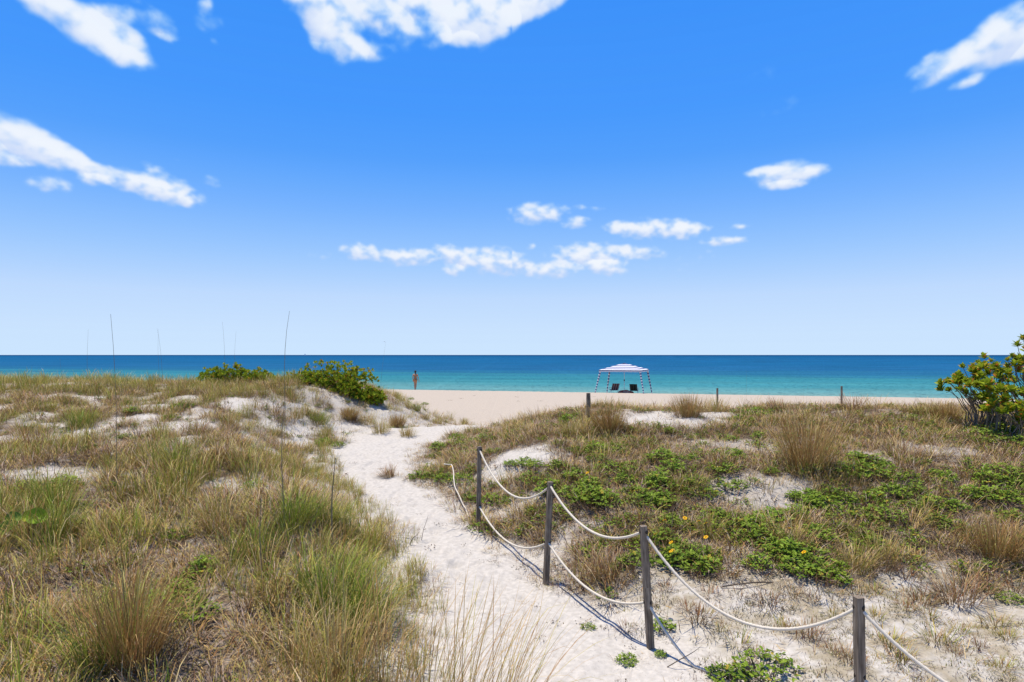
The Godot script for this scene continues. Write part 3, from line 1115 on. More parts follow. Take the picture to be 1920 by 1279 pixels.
		if k < 80 or k % 5 == 0:
			var w := Mb.new()
			w.tube([foot, foot.lerp(mid, 0.5) + sway * 0.6, mid, mid.lerp(bend, 0.5) + sway * 0.2, bend, tip], [0.015, 0.013, 0.011, 0.01, 0.008, 0.006], Color(0.19, 0.155, 0.12) * rng.randf_range(0.8, 1.4), 5, false)
			part("branch", w.build(), M.stem, s)
		var r := part("leaf_rosette", kinds[rng.randi() % 8], M.leaf, s)
		var axis := ((tip - bend).normalized() + Vector3(0, 0.6, 0)).normalized()
		var side := axis.cross(Vector3.FORWARD).normalized()
		r.transform = Transform3D(Basis(side, axis, side.cross(axis)).rotated(axis, rng.randf() * TAU).scaled(Vector3.ONE * rng.randf_range(0.7, 1.3)), tip)

# ---- people and things on the beach -----------------------------------------------------------------
# surface nets over tapered capsules [from, to, radius, radius] joined with a smooth minimum
func body_net(caps: Array, k: float, cell: float, lo: Vector3, hi: Vector3, b: Mb, col: Color, keep := Vector2(-9, 9)) -> void:
	var n := Vector3i(((hi - lo) / cell).ceil()) + Vector3i.ONE
	var f := PackedFloat32Array()
	f.resize(n.x * n.y * n.z)
	f.fill(0.2)
	for cp in caps:
		var a: Vector3 = cp[0]; var ab: Vector3 = cp[1] - a
		var ra: float = cp[2]; var rb: float = cp[3]
		var l2 := maxf(ab.length_squared(), 1e-8)
		var pad := Vector3.ONE * (maxf(ra, rb) + 0.1)
		var c0 := Vector3i(((a.min(cp[1]) - pad - lo) / cell).floor()).clamp(Vector3i.ZERO, n - Vector3i.ONE)
		var c1 := Vector3i(((a.max(cp[1]) + pad - lo) / cell).ceil()).clamp(Vector3i.ZERO, n - Vector3i.ONE)
		for z in range(c0.z, c1.z + 1):
			for y in range(c0.y, c1.y + 1):
				for x in range(c0.x, c1.x + 1):
					var p := lo + Vector3(x, y, z) * cell
					var t := clampf((p - a).dot(ab) / l2, 0.0, 1.0)
					var dist := (p - a - ab * t).length() - lerpf(ra, rb, t)
					var i := (z * n.y + y) * n.x + x
					var e := maxf(k - absf(f[i] - dist), 0.0) / k
					f[i] = minf(f[i], dist) - e * e * k * 0.25
	var at := {}
	for z in n.z - 1:
		for y in n.y - 1:
			for x in n.x - 1:
				var i := (z * n.y + y) * n.x + x
				var sum := Vector3.ZERO
				var cnt := 0
				var vals := [f[i], f[i + 1], f[i + n.x], f[i + n.x + 1], f[i + n.x * n.y], f[i + n.x * n.y + 1], f[i + n.x * n.y + n.x], f[i + n.x * n.y + n.x + 1]]
				var inside := 0
				for q in 8:
					if vals[q] < 0.0: inside += 1
				if inside == 0 or inside == 8: continue
				for e in [[0, 1], [2, 3], [4, 5], [6, 7], [0, 2], [1, 3], [4, 6], [5, 7], [0, 4], [1, 5], [2, 6], [3, 7]]:
					var va: float = vals[e[0]]; var vb: float = vals[e[1]]
					if (va < 0.0) != (vb < 0.0):
						var pa := Vector3(e[0] & 1, (e[0] >> 1) & 1, e[0] >> 2)
						var pb := Vector3(e[1] & 1, (e[1] >> 1) & 1, e[1] >> 2)
						sum += pa.lerp(pb, va / (va - vb)); cnt += 1
				var g := Vector3(vals[1] + vals[3] + vals[5] + vals[7] - vals[0] - vals[2] - vals[4] - vals[6], vals[2] + vals[3] + vals[6] + vals[7] - vals[0] - vals[1] - vals[4] - vals[5], vals[4] + vals[5] + vals[6] + vals[7] - vals[0] - vals[1] - vals[2] - vals[3])
				at[i] = b.vert(lo + (Vector3(x, y, z) + sum / cnt) * cell, g.normalized(), col)
	for i in at:
		var p: Vector3 = b.v[at[i]]
		if p.y < keep.x or p.y > keep.y: continue
		for ax in 3:
			var st: int = [1, n.x, n.x * n.y][ax]
			var s1: int = [n.x, n.x * n.y, 1][ax]
			var s2: int = [n.x * n.y, 1, n.x][ax]
			if (f[i] < 0.0) != (f[i + st] < 0.0) and at.has(i - s1) and at.has(i - s2) and at.has(i - s1 - s2):
				b.face(at[i], at[i - s1], at[i - s1 - s2]); b.face(at[i], at[i - s1 - s2], at[i - s2])
func make_person() -> void:
	var at := on(-8.55, -55.2)
	var t := thing("person", "barefoot person in a tan swimsuit standing at the water's edge, facing the sea", "person", at, 0.06)
	var V := func(x, y, z): return Vector3(x, y, z)
	# faces -z; feet, shins, thighs, hips, waist, chest, shoulders, arms, neck, head
	var torso := [
		[V.call(-0.07, 0.88, 0.01), V.call(0.07, 0.88, 0.01), 0.115, 0.115], [V.call(-0.065, 0.86, 0.05), V.call(0.065, 0.86, 0.05), 0.1, 0.1],
		[V.call(0, 0.92, 0), V.call(0, 1.08, 0.0), 0.125, 0.105], [V.call(0, 1.06, 0), V.call(0, 1.26, 0.01), 0.105, 0.125], [V.call(-0.1, 1.33, 0.01), V.call(0.1, 1.33, 0.01), 0.085, 0.085], [V.call(-0.06, 1.24, -0.06), V.call(0.06, 1.24, -0.06), 0.075, 0.075]]
	var limbs := [
		[V.call(-0.085, 0.84, 0), V.call(-0.055, 0.47, 0.0), 0.088, 0.055], [V.call(-0.055, 0.47, 0), V.call(-0.045, 0.09, 0.05), 0.055, 0.034], [V.call(-0.05, 0.36, 0.03), V.call(-0.048, 0.26, 0.045), 0.05, 0.045], [V.call(-0.045, 0.05, 0.06), V.call(-0.055, 0.03, -0.12), 0.036, 0.028],
		[V.call(0.085, 0.84, 0), V.call(0.06, 0.47, -0.05), 0.088, 0.055], [V.call(0.06, 0.47, -0.05), V.call(0.03, 0.09, -0.04), 0.055, 0.034], [V.call(0.052, 0.36, -0.03), V.call(0.046, 0.26, -0.02), 0.05, 0.045], [V.call(0.03, 0.05, -0.03), V.call(0.035, 0.03, -0.21), 0.036, 0.028],
		[V.call(-0.175, 1.34, 0.01), V.call(-0.235, 1.09, 0.03), 0.05, 0.038], [V.call(-0.235, 1.09, 0.03), V.call(-0.2, 0.86, -0.04), 0.038, 0.024],
		[V.call(0.175, 1.34, 0.01), V.call(0.25, 1.08, 0.03), 0.05, 0.038], [V.call(0.25, 1.08, 0.03), V.call(0.31, 0.84, 0.0), 0.038, 0.024],
		[V.call(0, 1.36, 0.01), V.call(0, 1.48, -0.01), 0.055, 0.05]]
	var head := [[V.call(0, 1.56, -0.02), V.call(0, 1.61, -0.01), 0.078, 0.088], [V.call(0, 1.51, -0.06), V.call(0, 1.53, -0.05), 0.04, 0.05], [V.call(0, 1.56, -0.105), V.call(0, 1.585, -0.1), 0.014, 0.009], [V.call(-0.085, 1.555, 0), V.call(-0.087, 1.58, 0), 0.014, 0.016], [V.call(0.085, 1.555, 0), V.call(0.087, 1.58, 0), 0.014, 0.016]]
	# hands: palm and five curled fingers
	for h in [[V.call(-0.2, 0.86, -0.04), V.call(-0.01, -0.09, -0.03)], [V.call(0.31, 0.84, 0.0), V.call(0.02, -0.095, -0.01)]]:
		var wr: Vector3 = h[0]; var dn: Vector3 = h[1]
		limbs.append([wr, wr + dn * 0.7, 0.024, 0.03])
		for j in 4:
			var k0: Vector3 = wr + dn * 0.95 + Vector3(0, 0, (j - 1.5) * 0.021)
			var k1: Vector3 = k0 + dn * [0.38, 0.45, 0.42, 0.32][j]
			limbs.append([k0, k1, 0.0095, 0.0085])
			limbs.append([k1, k1 + dn * 0.28 + Vector3(-signf(wr.x) * 0.016, 0, 0), 0.0085, 0.0075])
		limbs.append([wr + dn * 0.35 + Vector3(0, 0, -0.026), wr + dn * 0.95 + Vector3(-signf(wr.x) * 0.01, 0, -0.052), 0.011, 0.009])
	var b := Mb.new()
	body_net(torso + limbs + head, 0.035, 0.016, Vector3(-0.4, -0.02, -0.3), Vector3(0.45, 1.76, 0.22), b, Color(0.40, 0.20, 0.11))
	part("body", b.build(), painted("sun_tanned_skin", 0.5), t)
	var suit := Mb.new()
	var bigger := torso.map(func(q): return [q[0], q[1], q[2] + 0.008, q[3] + 0.008])
	body_net(bigger, 0.035, 0.018, Vector3(-0.3, 0.7, -0.25), Vector3(0.3, 1.5, 0.25), suit, Color(0.30, 0.13, 0.05), Vector2(0.80, 1.27))
	part("swimsuit", suit.build(), painted("tan_swimsuit", 0.6), t)
	var hair := Mb.new()
	body_net([[V.call(0, 1.6, 0.02), V.call(0, 1.63, 0.015), 0.096, 0.094], [V.call(0, 1.57, 0.05), V.call(0, 1.44, 0.075), 0.075, 0.05], [V.call(0.02, 1.66, 0.06), V.call(0.02, 1.68, 0.07), 0.05, 0.045]], 0.03, 0.016, Vector3(-0.15, 1.33, -0.15), Vector3(0.15, 1.8, 0.2), hair, Color(0.012, 0.010, 0.011))
	part("hair", hair.build(), painted("dark_hair", 0.45), t)
	# eyes and mouth on the side that faces the sea
	var eyes := Mb.new()
	for sx in [-0.03, 0.03]:
		eyes.box(V.call(sx, 1.575, -0.098), Vector3(0.02, 0.009, 0.006), Color(0.02, 0.015, 0.012))
	eyes.box(V.call(0, 1.522, -0.107), Vector3(0.038, 0.008, 0.006), Color(0.28, 0.08, 0.06))
	part("face", eyes.build(), painted("eyes_and_mouth", 0.4), t)
func make_beach_things() -> void:
	make_person()
	var navy := Color(0.05, 0.07, 0.19)
	var white := Color(0.62, 0.62, 0.65)
	var cloth := painted("striped_canvas", 0.8)
	cloth.backlight_enabled = true
	cloth.backlight = Color(0.45, 0.45, 0.45)
	var at := on(9.25, -51.4)
	var t := thing("beach_cabana", "navy and white striped cabana on four splayed legs on the sand", "cabana", at, -0.39)
	var e := 1.7
	var eave := 1.95
	var apex := 2.52
	var b := Mb.new()
	var bands := 9
	for side in 4:
		var r := Basis(Vector3.UP, side * PI / 2)
		for k in bands:
			var s0 := 1.0 - float(k) / bands
			var s1 := 1.0 - float(k + 1) / bands
			var y0 := lerpf(apex, eave, pow(s0, 0.94)); var y1 := lerpf(apex, eave, pow(s1, 0.94))
			var col: Color = navy if k % 2 == 1 else white
			b.quad(r * Vector3(-e * s0, y0, e * s0), r * Vector3(-e * s1, y1, e * s1), r * Vector3(e * s1, y1, e * s1), r * Vector3(e * s0, y0, e * s0), col)
	part("canopy", b.build(), cloth, t)
	for side in 4:
		var r := Basis(Vector3.UP, side * PI / 2)
		var vb := Mb.new()
		for k in 2:
			var y0 := eave - 0.002 - k * 0.075; var y1 := y0 - 0.075
			vb.quad(r * Vector3(-e, y0, e + 0.01), r * Vector3(e, y0, e + 0.01), r * Vector3(e, y1, e + 0.015), r * Vector3(-e, y1, e + 0.015), navy if k == 0 else white)
		part("valance", vb.build(), cloth, t)
	for k in 4:
		var sx := 1.0 if k % 2 else -1.0
		var sz := 1.0 if k < 2 else -1.0
		var lb := Mb.new()
		var foot := Vector3(sx * 1.95, 0, sz * 1.95)
		var w := Basis(Vector3.UP, -0.39) * foot + at
		foot.y = ground(w.x, w.z) - at.y - 0.03
		var head := Vector3(sx * (e - 0.08), eave - 0.14, sz * (e - 0.08))
		for j in 16:
			lb.tube([head.lerp(foot, j / 16.0), head.lerp(foot, (j + 1) / 16.0)], [0.075 - j * 0.002, 0.073 - j * 0.002], navy if j % 2 else white, 8, false)
		part("leg", lb.build(), cloth, t)
	var pole := Mb.new()
	pole.tube([Vector3(0, -0.2, 0), Vector3(0, apex - 0.02, 0)], [0.02, 0.02], Color(0.7, 0.7, 0.72), 8)
	pole.tube([Vector3(0, 1.0, 0), Vector3(0, 1.14, 0)], [0.05, 0.05], Color(0.05, 0.05, 0.06), 8)
	part("centre_pole", pole.build(), painted("aluminium_pole", 0.4), t)
	for q in 4:
		var rb := Mb.new()
		rb.tube([Vector3(0, apex - 0.04, 0), Basis(Vector3.UP, q * PI / 2) * Vector3(e - 0.05, eave - 0.05, e - 0.05)], [0.012, 0.01], Color(0.6, 0.6, 0.62), 6)
		part("rib", rb.build(), painted("aluminium_rib", 0.4), t)
	chair("low beach chair with a red and white striped dark back under the cabana", Vector2(8.35, -51.0), 0.2, [Color(0.03, 0.03, 0.035), Color(0.16, 0.035, 0.03), Color(0.22, 0.2, 0.19)])
	chair("low beach chair with a dark olive back under the cabana", Vector2(10.0, -51.1), -0.35, [Color(0.02, 0.025, 0.02), Color(0.05, 0.06, 0.025), Color(0.015, 0.015, 0.015)])
	# a red towel heaped over a bag between the chairs
	var bag := Mb.new()
	var bp := on(9.25, -50.9)
	for j in 8:
		for i in 18:
			var a0 := TAU * i / 18.0; var a1 := TAU * (i + 1) / 18.0
			var p0 := PI / 2 * j / 8.0; var p1 := PI / 2 * (j + 1) / 8.0
			var f := func(a: float, p: float) -> Vector3:
				var lump := 1.0 + 0.18 * sin(a * 5.0 + p * 3.0) + 0.1 * sin(a * 2.0)
				return Vector3(cos(a) * cos(p) * 0.62 * lump, sin(p) * 0.24 * lump - 0.03, sin(a) * cos(p) * 0.3 * lump)
			var q: Array = [f.call(a0, p0), f.call(a1, p0), f.call(a1, p1), f.call(a0, p1)]
			bag.quad(q[0], q[1], q[2], q[3], [Color(0.26, 0.045, 0.035), Color(0.34, 0.2, 0.15)][(i / 3) % 2])
	var bo := part("beach_towel", bag.build(), painted("red_towel", 0.9), self)
	bo.position = bp
	tag(bo, "crumpled red and tan towel on the sand between two beach chairs", "towel")
	# a sail far out
	var sb := thing("sailboat", "tiny white sailboat far out on the horizon", "sailboat", Vector3(-992.0, -1.1, -2990.0), 0.4)
	var hull := Mb.new()
	for s in [-1.0, 1.0]:
		hull.quad(Vector3(-5, 1.2, 0), Vector3(-2, 1.2, s * 1.6), Vector3(-1.5, -0.2, s * 0.8), Vector3(-4, -0.2, 0), Color(0.7, 0.7, 0.7))
		hull.quad(Vector3(-2, 1.2, s * 1.6), Vector3(4.5, 1.2, s * 1.3), Vector3(4.2, -0.2, s * 0.7), Vector3(-1.5, -0.2, s * 0.8), Color(0.7, 0.7, 0.7))
	hull.quad(Vector3(4.5, 1.2, -1.3), Vector3(4.5, 1.2, 1.3), Vector3(4.2, -0.2, 0.7), Vector3(4.2, -0.2, -0.7), Color(0.7, 0.7, 0.7))
	hull.quad(Vector3(-5, 1.2, 0), Vector3(-2, 1.2, -1.6), Vector3(4.5, 1.2, -1.3), Vector3(4.5, 1.2, 1.3), Color(0.5, 0.45, 0.4))
	part("hull", hull.build(), painted("boat_hull", 0.4), sb)
	var mast := Mb.new()
	mast.tube([Vector3(-0.5, 0, 0), Vector3(-0.5, 11, 0)], [0.09, 0.06], Color(0.5, 0.5, 0.52), 6)
	part("mast", mast.build(), painted("mast", 0.4), sb)
	var sail := Mb.new()
	sail.tri(Vector3(-0.4, 1.8, 0), Vector3(-0.4, 10.6, 0.1), Vector3(4.0, 1.9, 0.5), Color(0.8, 0.8, 0.8))
	sail.tri(Vector3(-0.6, 9.6, 0), Vector3(-4.8, 1.4, 0), Vector3(-0.8, 1.8, 0.5), Color(0.8, 0.8, 0.8))
	part("sail", sail.build(), painted("sail", 0.8), sb)
func chair(label: String, xz: Vector2, turn: float, cols: Array) -> void:
	var t := thing("beach_chair", label, "beach chair", on(xz.x, xz.y), turn, "beach chairs under the cabana")
	# faces the sea (-z), its back towards the dunes
	var b := Mb.new()
	for k in 9:
		var x0 := -0.29 + k * 0.58 / 9.0
		var x1 := x0 + 0.58 / 9.0
		b.quad(Vector3(x0, 0.24, 0.12), Vector3(x1, 0.24, 0.12), Vector3(x1, 0.78, 0.46), Vector3(x0, 0.78, 0.46), cols[k % 3])
	part("backrest", b.build(), painted("sling_cloth", 0.85), t)
	var s := Mb.new()
	for k in 9:
		var x0 := -0.29 + k * 0.58 / 9.0
		var x1 := x0 + 0.58 / 9.0
		s.quad(Vector3(x0, 0.27, -0.4), Vector3(x1, 0.27, -0.4), Vector3(x1, 0.2, 0.12), Vector3(x0, 0.2, 0.12), cols[k % 3])
	part("seat", s.build(), painted("sling_cloth", 0.85), t)
	for sx in [-0.31, 0.31]:
		var f := Mb.new()
		f.tube([Vector3(sx, 0.79, 0.47), Vector3(sx, 0.2, 0.1), Vector3(sx, -0.02, -0.25)], [0.014, 0.014, 0.014], Color(0.45, 0.45, 0.46), 6)
		f.tube([Vector3(sx, 0.28, -0.42), Vector3(sx, 0.2, 0.1), Vector3(sx, -0.02, 0.4)], [0.014, 0.014, 0.014], Color(0.45, 0.45, 0.46), 6)
		part("side_frame", f.build(), painted("chair_tube", 0.35), t)
		var arm := Mb.new()
		arm.box(Vector3(sx, 0.44, 0.0), Vector3(0.055, 0.025, 0.46), Color(0.16, 0.1, 0.06))
		arm.tube([Vector3(sx, 0.43, -0.18), Vector3(sx, 0.24, -0.2)], [0.011, 0.011], Color(0.45, 0.45, 0.46), 6)
		part("armrest", arm.build(), painted("wooden_armrest", 0.6), t)

# ---- grass and plants -------------------------------------------------------------------------------
const GREEN := [Color(0.135, 0.19, 0.025), Color(0.19, 0.24, 0.035), Color(0.27, 0.28, 0.05), Color(0.36, 0.31, 0.08), Color(0.14, 0.18, 0.045)]
const STRAW := [Color(0.43, 0.31, 0.145), Color(0.54, 0.42, 0.23), Color(0.34, 0.22, 0.09), Color(0.36, 0.31, 0.12), Color(0.23, 0.21, 0.06)]
const BROWN := [Color(0.26, 0.145, 0.05), Color(0.34, 0.21, 0.08), Color(0.17, 0.105, 0.05), Color(0.42, 0.29, 0.12), Color(0.22, 0.19, 0.05)]
const RUSSET := [Color(0.24, 0.11, 0.05), Color(0.31, 0.17, 0.08), Color(0.20, 0.13, 0.07), Color(0.40, 0.29, 0.17), Color(0.17, 0.15, 0.05)]
const GREY := [Color(0.24, 0.17, 0.125), Color(0.32, 0.245, 0.19), Color(0.165, 0.11, 0.08), Color(0.40, 0.32, 0.255), Color(0.125, 0.08, 0.06)]
func tuft(count: int, radius: float, tall: float, lean: float, droop: float, w: float, pal: Array, pull := Vector3.ZERO, segs := 3, even := 0.55) -> ArrayMesh:
	var b := Mb.new()
	tuft_into(b, count, radius, tall, lean, droop, w, pal, pull, segs, even)
	return b.build()
func tuft_into(b: Mb, count: int, radius: float, tall: float, lean: float, droop: float, w: float, pal: Array, pull := Vector3.ZERO, segs := 3, even := 0.55) -> void:
	for k in count:
		var a := rng.randf() * TAU
		var q := sqrt(rng.randf())
		var p := Vector3(sin(a), 0, cos(a)) * radius * q
		var th := lean * (0.25 + 0.75 * q) * rng.randf_range(0.5, 1.3)
		var dirn := Vector3(sin(a) * sin(th), cos(th), cos(a) * sin(th)) + pull * rng.randf_range(0.5, 1.3)
		var az := atan2(dirn.x, dirn.z) + rng.randfn() * 0.55
		var ln := atan2(Vector2(dirn.x, dirn.z).length(), maxf(dirn.y, 0.05))
		var col: Color = pal[rng.randi() % pal.size()] * rng.randf_range(0.8, 1.2)
		p.y = -0.03
		var bent := droop * rng.randf_range(0.2, 1.5)
		if rng.randf() < 0.16: bent = rng.randf_range(1.5, 2.4)   # snapped and hanging
		b.blade(p, az, ln, bent, tall * lerpf(even * 0.7, 1.15, pow(rng.randf(), 0.8)), w * rng.randf_range(0.6, 1.35), col, segs)
func leafy(count: int, r: float, tall: float, leaf_len: float, bright: float) -> ArrayMesh:
	# a low mound of toothed leaves on short stems
	var b := Mb.new()
	for k in count:
		var a := rng.randf() * TAU
		var q := sqrt(rng.randf())
		var p := Vector3(sin(a) * r * q, 0, cos(a) * r * q)
		p.y = tall * (1.0 - q * q * 0.75) * rng.randf_range(0.35, 1.0)
		var o := Vector3(sin(a + rng.randfn() * 0.8), 0, cos(a + rng.randfn() * 0.8))
		var g := Color(0.115, 0.195, 0.024).lerp(Color(0.26, 0.35, 0.045), rng.randf()) * bright
		if rng.randf() < 0.05: g = Color(0.38, 0.30, 0.05)
		var axis := Vector3(o.x * 0.5, 1.0, o.z * 0.5).normalized()
		for j in 3:
			var aa := rng.randf() * TAU
			var dir := Vector3(sin(aa), rng.randf_range(-0.1, 0.75), cos(aa)).normalized()
			b.leaf(p, dir, axis, leaf_len * rng.randf_range(0.7, 1.2), leaf_len * 0.5, g * rng.randf_range(0.85, 1.15), 0.3, 0.3)
		if k % 3 == 0:
			b.tube([Vector3(p.x * 0.6, -0.02, p.z * 0.6), p], [0.004, 0.003], Color(0.15, 0.12, 0.06), 4, false)
	return b.build()
func flower_mesh() -> ArrayMesh:
	var b := Mb.new()
	for k in 13:
		var a := TAU * k / 13.0
		var d := Vector3(cos(a), 0.12 + 0.1 * sin(k * 2.0), sin(a)).normalized()
		b.leaf(Vector3(0, 0, 0) + d * 0.008, d, Vector3.UP, 0.036, 0.017, Color(0.80, 0.42, 0.015) if k % 3 else Color(0.84, 0.52, 0.02), 0.1, 0.2)
	for k in 8:
		var a := TAU * k / 8.0
		b.tri(Vector3(0, 0.009, 0), Vector3(cos(a) * 0.013, 0.003, sin(a) * 0.013), Vector3(cos(a + TAU / 8) * 0.013, 0.003, sin(a + TAU / 8) * 0.013), Color(0.14, 0.045, 0.015))
	return b.build()
func near(x: float, z: float) -> String:
	# the landmark a plant stands closest to
	var marks := [[-0.54, -10.0, "beside the post at the trail's bend"], [0.43, -7.9, "beside the slim leaning rope post"], [1.4, -6.3, "beside the dark rope post"], [2.74, -4.9, "beside the broad grey rope post"], [5.27, -11.0, "below the huge grass fan"], [2.2, -14.0, "below the short crest post"], [9.8, -13.0, "below the tall open shrub"], [4.2, -15.0, "by the bare sand near the crest"], [2.6, -10.3, "mid slope behind the fence"], [3.2, -8.2, "at the dune foot behind the fence"], [5.6, -8.0, "where the dune meets the open sand"], [7.2, -10.2, "beside the huge fan shaped clump"], [5.2, -6.3, "well behind the broad grey rope post"], [-1.5, -13.5, "where the trail climbs"], [-6.2, -20.5, "below the rounded shrub"], [-10.0, -17.5, "high in the grass below the crest"], [-5.0, -13.5, "in the grass where the trail widens"], [-7.0, -9.0, "near the sea grape seedling"], [-3.5, -7.4, "in the tall grass beside the trail"], [-2.4, -20.0, "on the sandy slope above the beach"]]
	var best: Array = marks[0]
	for m in marks:
		if Vector2(x - m[0], z - m[1]).length() < Vector2(x - best[0], z - best[1]).length(): best = m
	return best[2]
func make_plants() -> void:
	# leafy ground plants with yellow flowers
	var kinds := []
	for k in 5: kinds.append(leafy(95, [0.2, 0.24, 0.17, 0.26, 0.21][k], [0.17, 0.15, 0.2, 0.18, 0.14][k], 0.05, [1.0, 0.85, 1.1, 0.95, 0.8][k]))
	var stems := []
	for k in 3: stems.append(tuft(45, 0.24, 0.2, 1.1, 0.7, 0.006, GREY))
	var fl := flower_mesh()
	var roots := []
	for k in PLANTS.size():
		var p: Array = PLANTS[k]
		var at := on(p[0], p[1])
		var left: bool = p[0] < prof(P_EDGE_L, -p[1]) + 0.3
		var kind := rng.randi() % 5
		var label: String = "%s %s leafy plant %s" % ["small" if p[2] < 0.85 else ("broad" if p[2] > 1.05 else "low"), ["bright green", "green", "light green", "bushy green", "dark green"][kind], near(p[0], p[1])]
		var grp := "leafy plants in the tall grass across the trail" if left else "leafy plants behind the rope fence"
		var t := thing("leafy_plant", label, "plant", at, rng.randf() * TAU, grp)
		var s: float = p[2] * rng.randf_range(1.0, 1.5)
		t.scale = Vector3(s, s, s)
		part("foliage", kinds[kind], M.leaf, t)
		part("stems", stems[rng.randi() % 3], M.dry, t).set_meta("kind", "stuff")
		roots.append(t)
	for f in FLOWERS:
		var best: Node3D = roots[0]
		for r in roots:
			if Vector2(r.position.x - f[0], r.position.z - f[1]).length() < Vector2(best.position.x - f[0], best.position.z - f[1]).length(): best = r
		var local := best.transform.affine_inverse() * (on(f[0], f[1]) + Vector3(0, 0.2, 0))
		local = Vector3(clampf(local.x, -0.26, 0.26), clampf(local.y, 0.16, 0.26), clampf(local.z, -0.26, 0.26))
		var o := part("flower", fl, M.leaf, best)
		o.position = local
		o.rotation = Vector3(0.5, rng.randf() * 0.6, rng.randf_range(-0.3, 0.3))
		o.scale = Vector3.ONE * 0.8 / best.scale.x
		var st := Mb.new()
		st.tube([Vector3(local.x * 0.6, 0.02, local.z * 0.6), local], [0.003, 0.0025], Color(0.12, 0.18, 0.04), 4, false)
		part("flower_stem", st.build(), M.stem, best)
		best.set_meta("label", str(best.get_meta("label")).replace("leafy plant", "leafy plant with yellow flowers").replace(" with yellow flowers with yellow flowers", " with yellow flowers"))
	# sprigs in the sand by the dark post
	var sprigs := [[1.12, -6.05, 0.55, "low green sprig with woody twigs on clean sand by the dark rope post"], [2.0, -5.72, 1.0, "bushy green plant at the edge of the trail below the rope"], [2.35, -5.75, 1.1, "bushy green plant at the edge of the trail below the rope"], [0.82, -6.7, 0.35, "tiny green sprig lying alone on the trail sand"], [1.46, -6.12, 0.35, "tiny yellow-green sprig at the foot of the dark rope post"]]
	for s in sprigs:
		var t := thing("sand_sprig", s[3], "plant", on(s[0], s[1]), rng.randf() * TAU, "sprigs beside the trail")
		t.scale = Vector3.ONE * s[2]
		part("foliage", kinds[rng.randi() % 5], M.leaf, t)
		part("stems", stems[rng.randi() % 3], M.dry, t).set_meta("kind", "stuff")
	# tussocks on the open sand
	var green_t := []
	var red_t := []
	for k in 4:
		green_t.append(tuft(70, 0.08, 0.2, 0.95, 0.5, 0.0055, BROWN + GREEN.slice(2)))
		red_t.append(tuft(70, 0.09, 0.2, 1.0, 0.5, 0.0055, RUSSET + [BROWN[2], GREY[2]]))
	for t in TUSSOCKS:
		var red: bool = t[3] == 1
		var o := part("grass_tussock", (red_t if red else green_t)[rng.randi() % 4], M.dry, self)
		o.position = on(t[0], t[1])
		o.rotation.y = rng.randf() * TAU
		o.scale = Vector3.ONE * t[2] * 1.15
		tag(o, "%s %s grass tussock on open sand %s" % ["tiny" if t[2] < 0.85 else ("small" if t[2] < 1.05 else "bushy"), "red-brown" if red else "olive", near(t[0], t[1])], "grass", "russet tussocks on the sand" if red else "olive tussocks on the sand")
	# large clumps
	for k in BUNCHES.size():
		var q: Array = BUNCHES[k]
		var tall: float = q[2]
		var r: float = q[3]
		var pull := Vector3(q[5], 0, 0.02)
		var b := Mb.new()
		var where := near(q[0], q[1])
		var label := ""
		match int(q[4]):
			0:
				tuft_into(b, 620, r, tall, 0.6, 0.3, 0.006, BROWN + [BROWN[1], RUSSET[1], STRAW[2], STRAW[3]], pull, 4, 0.6)
				tuft_into(b, 140, r * 1.2, tall * 0.4, 1.2, 0.9, 0.005, GREY, pull, 3, 0.5)
				label = "upright clump of fine brown grass " + where
			1:
				tuft_into(b, 230, r, tall, 0.55, 0.9, 0.0065, GREEN + [GREEN[0], GREEN[1], GREEN[4]], pull, 5, 0.55)
				tuft_into(b, 110, r * 1.1, tall * 0.5, 1.0, 0.8, 0.005, BROWN + GREY, pull, 3, 0.5)
				label = "green clump of arching dune grass " + where
			2:
				tuft_into(b, 230, r, tall, 0.6, 0.6, 0.006, STRAW + [GREEN[2], GREEN[3], BROWN[1]], pull, 4, 0.5)
				label = "straw coloured clump of dune grass " + where
			3:
				tuft_into(b, 220, r, tall, 0.8, 0.8, 0.0065, RUSSET + [GREY[1], STRAW[0]], pull, 4, 0.5)
				label = "dried red-brown clump of dune grass " + where
		if k == 0: label = "huge fan shaped brown grass clump high on the fence side dune"
		if k == 11: label = "small russet grass tussock lying over on the trail sand"
		var o := part("grass_clump", b.build(), M.grass, self)
		o.position = on(q[0], q[1])
		tag(o, label, "grass", "" if k in [0, 11] else ["brown", "green", "straw", "russet"][int(q[4])] + " clumps " + where)
	# long straw at the foot of the picture, leaning over the trail
	var fg := [[-0.62, -5.15, 0.4], [-0.32, -5.05, 0.45], [-0.05, -5.0, 0.55], [-1.0, -5.3, 0.2], [-1.45, -5.4, 0.12]]
	for q in fg:
		var b := Mb.new()
		tuft_into(b, 75, 0.16, 1.15, 0.35, 0.5, 0.0055, [STRAW[0], STRAW[2], STRAW[3], BROWN[1], BROWN[3], BROWN[0], GREEN[3]], Vector3(q[2], 0, -0.12), 5, 0.55)
		var o := part("straw_clump", b.build(), M.grass, self)
		o.position = on(q[0], q[1])
		tag(o, "thin clump of long straw stems leaning over the trail sand", "grass", "straw stems leaning over the trail")
	# tall flower stalks
	for q in STALKS:
		var b := Mb.new()
		var pts := []
		var rad := []
		var cols := []
		for k in 7:
			var t := k / 6.0
			pts.append(Vector3(q[3] * t * t, q[2] * t - (0.05 if k == 0 else 0.0), 0.05 * sin(t * 3.0)) + Vector3(0.03 * q[2] * sin(t * 2.6 + q[2] * 9.0) * t, 0, 0))
			rad.append(lerpf(q[4], q[4] * 0.4, t) * 0.55)
			cols.append(Color(0.23, 0.185, 0.115))
		b.tube(pts, rad, cols, 5, false)
		var o := part("grass_stalk", b.build(), M.stem, self)
		o.position = on(q[0], q[1])
		var far: bool = -q[1] > 15.0
		var right: bool = q[0] > 0.0
